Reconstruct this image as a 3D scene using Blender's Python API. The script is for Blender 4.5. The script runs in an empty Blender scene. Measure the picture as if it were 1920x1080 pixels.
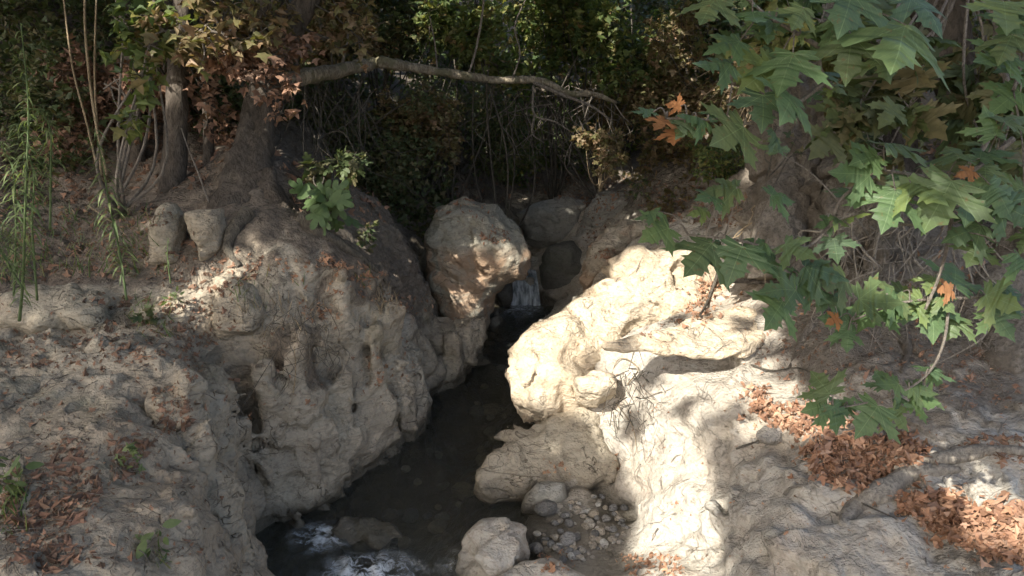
import bpy, math, random
import numpy as np
from mathutils import Vector, Matrix
from mathutils.bvhtree import BVHTree
from mathutils.geometry import tessellate_polygon
R = math.radians
rs = np.random.RandomState(7)
random.seed(7)
SC = bpy.context.scene
COL = SC.collection

# ------------------------------------------------------------------ camera
CAMZ = 2.6; PITCH = R(18); FPX = 1507.0
CP, SP = math.cos(PITCH), math.sin(PITCH)
cam_d = bpy.data.cameras.new('camera'); cam = bpy.data.objects.new('camera', cam_d); COL.objects.link(cam)
cam.location = (0, 0, CAMZ); cam.rotation_euler = (R(90) - PITCH, 0, 0)
cam_d.sensor_width = 36; cam_d.lens = 36 * FPX / 1920; cam_d.clip_start = 0.05; cam_d.clip_end = 500
SC.camera = cam

def ray(u, v):
    a = (u - 960) / FPX; b = (540 - v) / FPX
    return np.array([a, CP + b * SP, -SP + b * CP])
def Pz(u, v, z):                      # point seen at pixel (u,v) of a real height z
    r = ray(u, v); t = (z - CAMZ) / r[2]
    return np.array([0, 0, CAMZ]) + r * t
def Py(u, v, y):                      # point seen at pixel (u,v) at ground distance y
    r = ray(u, v); t = y / r[1]
    return np.array([0, 0, CAMZ]) + r * t
def to_px(p):
    p = np.atleast_2d(p) - np.array([0, 0, CAMZ])
    d = p[:, 1] * CP - p[:, 2] * SP
    b = p[:, 1] * SP + p[:, 2] * CP
    return 960 + FPX * p[:, 0] / d, 540 - FPX * b / d

# ------------------------------------------------------------------ noise
_perm = np.random.RandomState(3).permutation(256).astype(np.int32)
_perm = np.concatenate([_perm, _perm, _perm])
_g = np.random.RandomState(5).normal(size=(256, 3)).astype(np.float32)
_g /= np.linalg.norm(_g, axis=1)[:, None]
def perlin(p):
    p = np.asarray(p, np.float32)
    i = np.floor(p).astype(np.int32); f = p - i; i &= 255
    w = f * f * f * (f * (f * 6 - 15) + 10)
    out = 0
    for dx in (0, 1):
        wx = w[..., 0] if dx else 1 - w[..., 0]
        px = _perm[i[..., 0] + dx]
        for dy in (0, 1):
            wy = w[..., 1] if dy else 1 - w[..., 1]
            py = _perm[px + i[..., 1] + dy]
            for dz in (0, 1):
                wz = w[..., 2] if dz else 1 - w[..., 2]
                g = _g[_perm[py + i[..., 2] + dz] & 255]
                d = g[..., 0] * (f[..., 0] - dx) + g[..., 1] * (f[..., 1] - dy) + g[..., 2] * (f[..., 2] - dz)
                out = out + wx * wy * wz * d
    return out * 1.5
def fbm(p, freq, octs=4, gain=0.5, off=0.0):
    s = 0; a = 1
    for k in range(octs):
        s = s + a * perlin(p * freq + off + 17.3 * k); freq *= 2.03; a *= gain
    return s
def ridge(p, freq, octs=3, off=0.0):
    s = 0; a = 1
    for k in range(octs):
        s = s + a * (1 - 2.2 * np.abs(perlin(p * freq + off + 9.1 * k))); freq *= 2.1; a *= .5
    return s - .9

# ------------------------------------------------------------------ object helpers
def tag(o, label=None, cat=None, group=None, kind=None):
    if label: o['label'] = label
    if cat: o['category'] = cat
    if group: o['group'] = group
    if kind: o['kind'] = kind
    return o
def empty(name, loc, label, cat, group=None):
    o = bpy.data.objects.new(name, None); COL.objects.link(o); o.location = loc
    o.empty_display_size = .1
    return tag(o, label, cat, group)
def mesh_obj(name, V, Fc, mat, parent=None, smooth=True, uv=None, attrs=None):
    V = np.ascontiguousarray(V, np.float32)
    if parent is not None:
        V = V - np.array(parent_world(parent), np.float32)
    me = bpy.data.meshes.new(name)
    if isinstance(Fc, np.ndarray): Fc = [Fc]
    Fc = [np.asarray(f, np.int32) for f in Fc if len(f)]
    tot = np.concatenate([np.full(len(f), f.shape[1], np.int32) for f in Fc])
    loops = np.concatenate([f.ravel() for f in Fc])
    me.vertices.add(len(V)); me.vertices.foreach_set('co', V.ravel())
    me.loops.add(len(loops)); me.loops.foreach_set('vertex_index', loops)
    me.polygons.add(len(tot))
    st = np.zeros(len(tot), np.int32); st[1:] = np.cumsum(tot)[:-1]
    me.polygons.foreach_set('loop_start', st)
    me.polygons.foreach_set('loop_total', tot)
    me.polygons.foreach_set('use_smooth', np.full(len(tot), smooth))
    me.update(calc_edges=True)
    if uv is not None:
        l = me.uv_layers.new(name='UVMap'); l.data.foreach_set('uv', np.ascontiguousarray(uv[loops], np.float32).ravel())
    for k, a in (attrs or {}).items():
        at = me.attributes.new(k, 'FLOAT', 'POINT'); at.data.foreach_set('value', np.ascontiguousarray(a, np.float32))
    me.validate()
    o = bpy.data.objects.new(name, me); COL.objects.link(o)
    if mat: me.materials.append(mat)
    if parent is not None: o.parent = parent
    return o
def parent_world(p):
    v = Vector(p.location)
    while p.parent: p = p.parent; v += p.location
    return v
class MB:                              # collects pieces into one mesh
    def __init__(s): s.V = []; s.F = {3: [], 4: []}; s.U = []; s.n = 0
    def add(s, V, F, uv=None):
        F = np.asarray(F, np.int32); V = np.asarray(V, float)
        s.V.append(V); s.F[F.shape[1]].append(F + s.n); s.n += len(V)
        s.U.append(np.zeros((len(V), 2)) if uv is None else uv)
        return s
    def build(s, name, mat, parent=None, smooth=True, attrs=None):
        F = [np.concatenate(s.F[k]) for k in (3, 4) if s.F[k]]
        return mesh_obj(name, np.concatenate(s.V), F, mat, parent, smooth, np.concatenate(s.U), attrs)
def spline(pts, n):
    pts = np.asarray(pts, float)
    P = np.vstack([2 * pts[0] - pts[1], pts, 2 * pts[-1] - pts[-2]])
    m = len(pts) - 1; out = []
    for t in np.linspace(0, m - 1e-6, n):
        i = int(t); f = t - i; a, b, c, d = P[i:i + 4]
        out.append(.5 * ((2 * b) + (c - a) * f + (2 * a - 5 * b + 4 * c - d) * f * f + (3 * b - a - 3 * c + d) * f ** 3))
    return np.array(out)
def tube(mb, pts, radii, n=24, k=8, rough=0.0, freq=8.0, flute=0.0, seed=0, cap=True):
    """tapering tube through pts; optional knobbly bark"""
    p = spline(np.column_stack([pts, radii]), n); r = np.maximum(p[:, 3], 1e-4); p = p[:, :3]
    T = np.gradient(p, axis=0); T /= np.linalg.norm(T, axis=1)[:, None] + 1e-9
    up = np.array([0, 0, 1.]) if abs(T[0][2]) < .9 else np.array([1., 0, 0])
    A = np.cross(T[0], up); A /= np.linalg.norm(A)
    V = []
    for i in range(n):
        A = A - T[i] * A.dot(T[i]); A /= np.linalg.norm(A); B = np.cross(T[i], A)
        an = np.arange(k) * 2 * np.pi / k
        rr = r[i] * (1 + flute * np.cos(an * 3 + seed + i * .07) + flute * .6 * np.cos(an * 5 + 2 * seed - i * .05))
        V.append(p[i] + rr[:, None] * (np.cos(an)[:, None] * A + np.sin(an)[:, None] * B))
    V = np.concatenate(V)
    if rough:
        C = np.repeat(p, k, axis=0); D = V - C; L = np.linalg.norm(D, axis=1)[:, None]
        nz = fbm(V, freq, 3, .55, seed) + .7 * ridge(V * np.array([1, 1, .35]), freq * 1.7, 2, seed)
        V = V + D / (L + 1e-6) * (rough * L * nz[:, None])
    i = np.arange(n - 1)[:, None] * k; j = np.arange(k)[None]; j2 = (j + 1) % k
    F = np.stack([i + j, i + j2, i + k + j2, i + k + j], -1).reshape(-1, 4)
    if cap:
        V = np.vstack([V, p[0], p[-1]]); c0 = n * k
        mb.add(V, F)
        off = mb.n - len(V)
        jj = np.arange(k)
        mb.F[3].append(np.column_stack([(jj + 1) % k, jj, np.full(k, c0)]).astype(np.int32) + off)
        mb.F[3].append(np.column_stack([(n - 1) * k + jj, (n - 1) * k + (jj + 1) % k, np.full(k, c0 + 1)]).astype(np.int32) + off)
    else: mb.add(V, F)
def wander(a, b, n, amt, seed=None):
    rr = np.random.RandomState(seed) if seed is not None else rs
    a = np.asarray(a, float); b = np.asarray(b, float)
    t = np.linspace(0, 1, n)[:, None]; L = np.linalg.norm(b - a)
    w = rr.normal(size=(n, 3)) * amt * L; w[0] = 0; w[-1] = 0
    return a + (b - a) * t + w

# ------------------------------------------------------------------ materials
def M(name):
    m = bpy.data.materials.new(name); m.use_nodes = True; nt = m.node_tree; nt.nodes.clear()
    return m, nt
def N(nt, t, **kw):
    n = nt.nodes.new(t)
    for k, v in kw.items():
        if k.startswith('_'): setattr(n, k[1:], v)
        else:
            key = int(k[1:]) if k[0] == 'i' and k[1:].isdigit() else k.replace('__', ' ')
            n.inputs[key].default_value = v
    return n
def L(nt, a, b, o=0, i=0):
    nt.links.new(a.outputs[o], b.inputs[i])
def ramp(nt, src, stops, o=0):
    r = nt.nodes.new('ShaderNodeValToRGB'); e = r.color_ramp.elements
    while len(e) < len(stops): e.new(.5)
    for k, (p, c) in enumerate(stops):
        e[k].position = p; e[k].color = (c, c, c, 1) if isinstance(c, (int, float)) else (*c, 1)
    nt.links.new(src.outputs[o], r.inputs[0]); return r
def mix(nt, fac, a, b, mode='MIX'):
    m = nt.nodes.new('ShaderNodeMix'); m.data_type = 'RGBA'; m.blend_type = mode
    for s, val in ((0, fac), (6, a), (7, b)):
        if isinstance(val, (int, float)): m.inputs[s].default_value = val
        elif isinstance(val, tuple): m.inputs[s].default_value = (*val, 1)
        else: nt.links.new(val, m.inputs[s])
    return m.outputs[2]
def tex(nt, kind, co, scale, detail=6, rough=.6, dist=0, sc=None):
    if sc is not None:
        mp = nt.nodes.new('ShaderNodeMapping'); mp.inputs['Scale'].default_value = sc
        nt.links.new(co, mp.inputs[0]); co = mp.outputs[0]
    n = nt.nodes.new(kind); n.inputs['Scale'].default_value = scale
    if kind == 'ShaderNodeTexNoise':
        n.inputs['Detail'].default_value = detail; n.inputs['Roughness'].default_value = rough; n.inputs['Distortion'].default_value = dist
    nt.links.new(co, n.inputs['Vector']); return n
def math_(nt, op, a, b=None, clamp=False):
    m = nt.nodes.new('ShaderNodeMath'); m.operation = op; m.use_clamp = clamp
    for s, val in ((0, a), (1, b)):
        if val is None: continue
        if isinstance(val, (int, float)): m.inputs[s].default_value = val
        else: nt.links.new(val, m.inputs[s])
    return m.outputs[0]

def rock_mat(name, pale, tan, dark, moss=.25, rustz=None, soilcol=(.15, .122, .095), crack=1.0, wet=True, scale=1.0, use_soil=False, rust=0.0):
    m, nt = M(name)
    g = N(nt, 'ShaderNodeNewGeometry'); co = g.outputs['Position']
    big = tex(nt, 'ShaderNodeTexNoise', co, .9 * scale, 5, .6, .6)
    med = tex(nt, 'ShaderNodeTexNoise', co, 4.5 * scale, 8, .65, .8)
    fine = tex(nt, 'ShaderNodeTexNoise', co, 34 * scale, 8, .7)
    grain = tex(nt, 'ShaderNodeTexNoise', co, 160, 4, .7)
    strata = tex(nt, 'ShaderNodeTexNoise', co, 3.2 * scale, 7, .6, 1.2, sc=(1, 1, 3.6))
    c = mix(nt, ramp(nt, big, [(.36, 0), (.62, 1)]).outputs[0], pale, tan)
    c = mix(nt, ramp(nt, med, [(.50, 0), (.72, .6)]).outputs[0], c, dark)
    c = mix(nt, ramp(nt, strata, [(.50, 0), (.53, .5), (.56, 0)]).outputs[0], c, dark)
    c = mix(nt, ramp(nt, fine, [(.34, .75), (.47, 0)]).outputs[0], c, dark)
    c = mix(nt, ramp(nt, fine, [(.60, 0), (.75, .35)]).outputs[0], c, tuple(min(1, x * 1.35) for x in pale))
    if rust:
        rn = tex(nt, 'ShaderNodeTexNoise', co, 2.3, 6, .6, 1.0)
        rf = ramp(nt, rn, [(.52, 0), (.62, rust)] if not rustz else [(.40, 0), (.50, rust)]).outputs[0]
        if rustz:
            s0 = N(nt, 'ShaderNodeSeparateXYZ'); L(nt, g, s0, 0)
            mr = N(nt, 'ShaderNodeMapRange'); mr.inputs[1].default_value = rustz + .06; mr.inputs[2].default_value = rustz - .06
            nt.links.new(math_(nt, 'ADD', s0.outputs[2], math_(nt, 'MULTIPLY', rn.outputs[0], -.2)), mr.inputs[0])
            rf = math_(nt, 'MULTIPLY', rf, mr.outputs[0])
        c = mix(nt, rf, c, (.33, .20, .12))
    # moss and algae film
    mo = tex(nt, 'ShaderNodeTexNoise', co, 2.2, 7, .7, .4)
    sep = N(nt, 'ShaderNodeSeparateXYZ'); L(nt, g, sep, 1)
    c = mix(nt, ramp(nt, mo, [(.55, 0), (.70, moss)]).outputs[0], c, (.11, .115, .055))
    # winding solution cracks: isolines of a warped noise
    cr = tex(nt, 'ShaderNodeTexNoise', co, 1.7 * scale, 4, .55, 1.6, sc=(1, 1, 1.7))
    line = ramp(nt, cr, [(.492, 0), (.5, 1), (.508, 0)])
    cr2 = tex(nt, 'ShaderNodeTexNoise', co, 3.6 * scale, 3, .5, 2.2)
    line2 = ramp(nt, cr2, [(.42, 0), (.427, .8), (.434, 0)])
    brk = tex(nt, 'ShaderNodeTexNoise', co, 2.6, 3, .5)
    brkr = ramp(nt, brk, [(.46, 0), (.58, 1)])
    ln = math_(nt, 'MULTIPLY', math_(nt, 'MAXIMUM', line.outputs[0], line2.outputs[0]), brkr.outputs[0])
    c = mix(nt, math_(nt, 'MULTIPLY', ln, .75 * crack), c, tuple(x * .3 for x in dark))
    # small pits
    pit = tex(nt, 'ShaderNodeTexVoronoi', co, 26 * scale)
    pr = ramp(nt, pit, [(.10, 1), (.22, 0)])
    pm = math_(nt, 'MULTIPLY', pr.outputs[0], ramp(nt, brk, [(.35, 1), (.5, 0)]).outputs[0])
    c = mix(nt, math_(nt, 'MULTIPLY', pm, .6), c, tuple(x * .5 for x in dark))
    rough = .88
    h = math_(nt, 'ADD', math_(nt, 'MULTIPLY', med.outputs[0], .5), math_(nt, 'MULTIPLY', fine.outputs[0], .22))
    h = math_(nt, 'ADD', h, math_(nt, 'MULTIPLY', strata.outputs[0], .5))
    h = math_(nt, 'ADD', h, math_(nt, 'MULTIPLY', grain.outputs[0], .035))
    h = math_(nt, 'SUBTRACT', h, math_(nt, 'MULTIPLY', ln, .22 * crack))
    h = math_(nt, 'SUBTRACT', h, math_(nt, 'MULTIPLY', pm, .12))
    wv = tex(nt, 'ShaderNodeTexNoise', co, 5, 4, .6)
    wa = nt.nodes.new('ShaderNodeVectorMath'); wa.operation = 'MULTIPLY_ADD'; nt.links.new(wv.outputs[1], wa.inputs[0]); wa.inputs[1].default_value = (.28, .28, .28); nt.links.new(co, wa.inputs[2])
    chip = tex(nt, 'ShaderNodeTexVoronoi', wa.outputs[0], 7 * scale, sc=(1, 1, 2.2))
    h = math_(nt, 'ADD', h, math_(nt, 'MULTIPLY', chip.outputs[0], .42))
    chip2 = tex(nt, 'ShaderNodeTexVoronoi', wa.outputs[0], 24 * scale, sc=(1, 1, 1.6))
    h = math_(nt, 'ADD', h, math_(nt, 'MULTIPLY', chip2.outputs[0], .13))
    c = mix(nt, ramp(nt, chip2, [(.0, 0), (.9, .35)]).outputs[0], c, tan)
    if use_soil:
        at = N(nt, 'ShaderNodeAttribute', _attribute_name='soil')
        sn = math_(nt, 'ADD', at.outputs['Fac'], math_(nt, 'MULTIPLY', math_(nt, 'SUBTRACT', med.outputs[0], .5), 1.6))
        sm = N(nt, 'ShaderNodeMapRange'); sm.inputs[1].default_value = .40; sm.inputs[2].default_value = .62
        nt.links.new(sn, sm.inputs[0])
        so = mix(nt, ramp(nt, fine, [(.35, 0), (.65, 1)]).outputs[0], tuple(x * .55 for x in soilcol), tuple(x * 1.5 for x in soilcol))
        so = mix(nt, ramp(nt, big, [(.4, 0), (.65, .6)]).outputs[0], so, (.19, .165, .13))
        c = mix(nt, sm.outputs[0], c, so)
        clod = tex(nt, 'ShaderNodeTexNoise', co, 14, 8, .75)
        h = math_(nt, 'ADD', h, math_(nt, 'MULTIPLY', math_(nt, 'MULTIPLY', clod.outputs[0], sm.outputs[0]), .7))
    if wet:
        sz = N(nt, 'ShaderNodeSeparateXYZ'); L(nt, g, sz, 0)
        wz = math_(nt, 'ADD', sz.outputs[2], math_(nt, 'MULTIPLY', med.outputs[0], -.16))
        wr = N(nt, 'ShaderNodeMapRange'); wr.inputs[1].default_value = -.04; wr.inputs[2].default_value = .06
        wr.inputs[3].default_value = 1; wr.inputs[4].default_value = 0
        nt.links.new(wz, wr.inputs[0])
        c = mix(nt, math_(nt, 'MULTIPLY', wr.outputs[0], .85), c, (.075, .066, .048))
        rough = N(nt, 'ShaderNodeMapRange'); rough.inputs[3].default_value = .88; rough.inputs[4].default_value = .35
        nt.links.new(wr.outputs[0], rough.inputs[0]); rough = rough.outputs[0]
    if name == 'river_pebble':
        oi = N(nt, 'ShaderNodeObjectInfo')
        c = mix(nt, 1.0, c, ramp(nt, oi, [(0, (.45, .46, .48)), (.4, (.9, .9, .92)), (.7, (1.1, .98, .82)), (1, (1.5, 1.5, 1.48))], 'Random').outputs[0], 'MULTIPLY')
    b = N(nt, 'ShaderNodeBump', Strength=.95, Distance=.044); nt.links.new(h, b.inputs['Height'])
    p = N(nt, 'ShaderNodeBsdfPrincipled'); nt.links.new(c, p.inputs['Base Color'])
    p.inputs['Specular IOR Level'].default_value = .25
    if isinstance(rough, float): p.inputs['Roughness'].default_value = rough
    else: nt.links.new(rough, p.inputs['Roughness'])
    L(nt, b, p, 0, 'Normal')
    o = N(nt, 'ShaderNodeOutputMaterial'); L(nt, p, o); return m

def leaf_mat(name, cols, trans=.35, rough=.55, veins=False, sc=1.0):
    """cols: list of base colours picked per leaf"""
    m, nt = M(name)
    g = N(nt, 'ShaderNodeNewGeometry')
    st = [(i / max(1, len(cols) - 1), c) for i, c in enumerate(cols)]
    r = ramp(nt, g, st, 'Random Per Island')
    n = tex(nt, 'ShaderNodeTexNoise', g.outputs['Position'], 30 * sc, 4, .6)
    c = mix(nt, ramp(nt, n, [(.35, .45), (.6, 0)]).outputs[0], r.outputs[0], tuple(x * .55 for x in cols[0]))
    if veins:
        tc = N(nt, 'ShaderNodeTexCoord'); s = N(nt, 'ShaderNodeSeparateXYZ'); L(nt, tc, s, 2)
        x = math_(nt, 'ABSOLUTE', math_(nt, 'SUBTRACT', s.outputs[0], .5)); y = math_(nt, 'SUBTRACT', s.outputs[1], .12)
        ln = None
        for a in (90, 38, -8):      # midrib and the two pairs of main veins
            ca, sa = math.cos(R(a)), math.sin(R(a))
            d = math_(nt, 'ABSOLUTE', math_(nt, 'SUBTRACT', math_(nt, 'MULTIPLY', x, sa), math_(nt, 'MULTIPLY', y, ca)))
            w = math_(nt, 'LESS_THAN', d, .008)
            if a != 90: w = math_(nt, 'MULTIPLY', w, math_(nt, 'GREATER_THAN', math_(nt, 'ADD', math_(nt, 'MULTIPLY', x, ca), math_(nt, 'MULTIPLY', y, sa)), 0))
            ln = w if ln is None else math_(nt, 'MAXIMUM', ln, w)
        sv = math_(nt, 'SINE', math_(nt, 'MULTIPLY', math_(nt, 'SUBTRACT', y, math_(nt, 'MULTIPLY', x, .9)), 62))
        ln = math_(nt, 'MAXIMUM', ln, math_(nt, 'MULTIPLY', math_(nt, 'GREATER_THAN', sv, .93), .35))
        c = mix(nt, math_(nt, 'MULTIPLY', ln, .55), c, (.20, .28, .14))
        sn = tex(nt, 'ShaderNodeTexNoise', g.outputs['Position'], 70, 5, .7)
        c = mix(nt, ramp(nt, sn, [(.60, 0), (.68, .7)]).outputs[0], c, (.16, .10, .04))
    p = N(nt, 'ShaderNodeBsdfPrincipled', Roughness=rough); p.inputs['Specular IOR Level'].default_value = .35
    nt.links.new(c, p.inputs['Base Color'])
    b = N(nt, 'ShaderNodeBump', Strength=.4, Distance=.006); L(nt, n, b, 0, 'Height'); L(nt, b, p, 0, 'Normal')
    t = N(nt, 'ShaderNodeBsdfTranslucent'); nt.links.new(mix(nt, 1.0, c, (1.25, 1.3, .6), 'MULTIPLY'), t.inputs[0])
    mx = N(nt, 'ShaderNodeMixShader'); mx.inputs[0].default_value = trans
    L(nt, p, mx, 0, 1); L(nt, t, mx, 0, 2)
    o = N(nt, 'ShaderNodeOutputMaterial'); L(nt, mx, o); return m

def bark_mat(name, a, b_, spots=None, sc=1.0, vert=.25, bump=.03):
    m, nt = M(name)
    g = N(nt, 'ShaderNodeNewGeometry'); co = g.outputs['Position']
    n1 = tex(nt, 'ShaderNodeTexNoise', co, 9 * sc, 8, .7, 1.0, sc=(1, 1, vert))
    n2 = tex(nt, 'ShaderNodeTexNoise', co, 45 * sc, 6, .7, .5, sc=(1, 1, vert * 1.6))
    n3 = tex(nt, 'ShaderNodeTexVoronoi', co, 16 * sc)
    c = mix(nt, ramp(nt, n1, [(.38, 0), (.62, 1)]).outputs[0], a, b_)
    c = mix(nt, ramp(nt, n2, [(.35, .7), (.55, 0)]).outputs[0], c, tuple(x * .35 for x in a))
    if spots:
        n4 = tex(nt, 'ShaderNodeTexNoise', co, 5 * sc, 4, .5)
        c = mix(nt, ramp(nt, n4, [(.52, 0), (.58, .8)]).outputs[0], c, spots)
    h = math_(nt, 'ADD', n1.outputs[0], math_(nt, 'MULTIPLY', n2.outputs[0], .6))
    h = math_(nt, 'ADD', h, math_(nt, 'MULTIPLY', n3.outputs[0], .3))
    b = N(nt, 'ShaderNodeBump', Strength=.9, Distance=bump); nt.links.new(h, b.inputs['Height'])
    p = N(nt, 'ShaderNodeBsdfPrincipled', Roughness=.9); p.inputs['Specular IOR Level'].default_value = .2
    nt.links.new(c, p.inputs['Base Color']); L(nt, b, p, 0, 'Normal')
    o = N(nt, 'ShaderNodeOutputMaterial'); L(nt, p, o); return m

MAT = {}
MAT['terrain'] = rock_mat('limestone_and_soil', (.37, .335, .265), (.32, .265, .195), (.135, .11, .085), moss=.45, crack=1.25, use_soil=True)
MAT['leftrock'] = rock_mat('creamy_olive_limestone', (.38, .345, .27), (.33, .275, .20), (.14, .115, .085), moss=.4, crack=1.3)
MAT['right'] = rock_mat('tan_limestone_and_soil', soilcol=(.20, .17, .135), pale=(.44, .42, .37), tan=(.38, .335, .27), dark=(.17, .14, .11), moss=.15, crack=.7, use_soil=True, rust=.12)
MAT['pale'] = rock_mat('pale_limestone', (.52, .46, .36), (.46, .37, .26), (.22, .155, .095), moss=.22, crack=.7)
MAT['tanrock'] = rock_mat('rust_stained_limestone', (.34, .32, .27), (.30, .25, .185), (.15, .12, .09), moss=.35, rust=.55)
MAT['boulder'] = rock_mat('rust_banded_limestone', (.32, .31, .26), (.27, .24, .18), (.13, .11, .08), moss=.5, rust=.8, rustz=.80)
MAT['greyrock'] = rock_mat('grey_limestone', (.33, .33, .30), (.27, .25, .21), (.13, .12, .10), moss=.45)
MAT['darkrock'] = rock_mat('weathered_dark_rock', (.17, .17, .15), (.14, .13, .11), (.07, .065, .055), moss=.5)
MAT['pebble'] = rock_mat('river_pebble', (.38, .38, .37), (.31, .29, .25), (.18, .18, .175), moss=.05, crack=.2, wet=False, scale=3)
MAT['bark'] = bark_mat('grey_brown_bark', (.18, .158, .13), (.30, .26, .21), spots=(.15, .125, .095), vert=.6, bump=.06)
MAT['rootpale'] = bark_mat('weathered_root', (.24, .21, .17), (.36, .32, .26), sc=1.5)
MAT['bark_dark'] = bark_mat('dark_bark', (.085, .07, .055), (.15, .125, .10), bump=.05)
MAT['log'] = bark_mat('mottled_plane_bark', (.22, .18, .125), (.42, .36, .26), spots=(.17, .155, .09), sc=1.4)
MAT['twig'] = bark_mat('twig_bark', (.20, .17, .14), (.32, .28, .23), sc=3)
MAT['drytwig'] = bark_mat('dry_straw', (.30, .23, .14), (.48, .38, .25), sc=3)
MAT['root'] = bark_mat('root_bark', (.09, .08, .065), (.16, .14, .11), sc=2)
MAT['fgleaf'] = leaf_mat('plane_leaf_green', [(.085, .140, .068), (.11, .175, .065), (.078, .128, .075), (.17, .21, .060), (.09, .15, .070), (.12, .15, .06)], .35, .5, True)
MAT['fgdry'] = leaf_mat('plane_leaf_brown', [(.30, .13, .05), (.36, .17, .06), (.22, .11, .06)], .25, .7)
MAT['midleaf'] = leaf_mat('shrub_leaf_mixed', [(.075, .11, .045), (.10, .15, .05), (.19, .23, .07), (.08, .12, .04), (.28, .26, .08), (.12, .18, .05), (.28, .17, .08)], .4)
MAT['autumn'] = leaf_mat('autumn_leaf_mixed', [(.24, .14, .085), (.20, .20, .08), (.36, .25, .16), (.12, .14, .05), (.27, .165, .10), (.14, .155, .06), (.17, .12, .07)], .4)
MAT['darkleaf'] = leaf_mat('shade_leaf', [(.07, .095, .045), (.09, .125, .05), (.12, .145, .06), (.19, .15, .08), (.08, .11, .05)], .35)  # dark leaf colours lightened in place of haze
MAT['figleaf'] = leaf_mat('pale_lobed_leaf', [(.09, .14, .055), (.12, .18, .07)], .3)
MAT['weed'] = leaf_mat('fleabane_leaf', [(.11, .16, .07), (.15, .20, .09), (.22, .26, .11), (.12, .17, .08)], .4)
MAT['grass'] = leaf_mat('grass_blade', [(.06, .12, .03), (.10, .16, .04), (.20, .18, .07)], .3)
MAT['litter'] = leaf_mat('dead_leaf', [(.30, .15, .085), (.40, .23, .14), (.20, .11, .07), (.50, .32, .21), (.26, .15, .10), (.36, .19, .11)], .12, .75)
MAT['litter_dark'] = leaf_mat('old_dead_leaf', [(.19, .11, .075), (.28, .16, .10), (.12, .08, .055), (.34, .20, .13), (.22, .12, .08)], .1, .8)
MAT['canopy'] = leaf_mat('canopy_leaf', [(.05, .10, .03), (.07, .13, .03), (.10, .14, .03)], .12)

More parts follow.
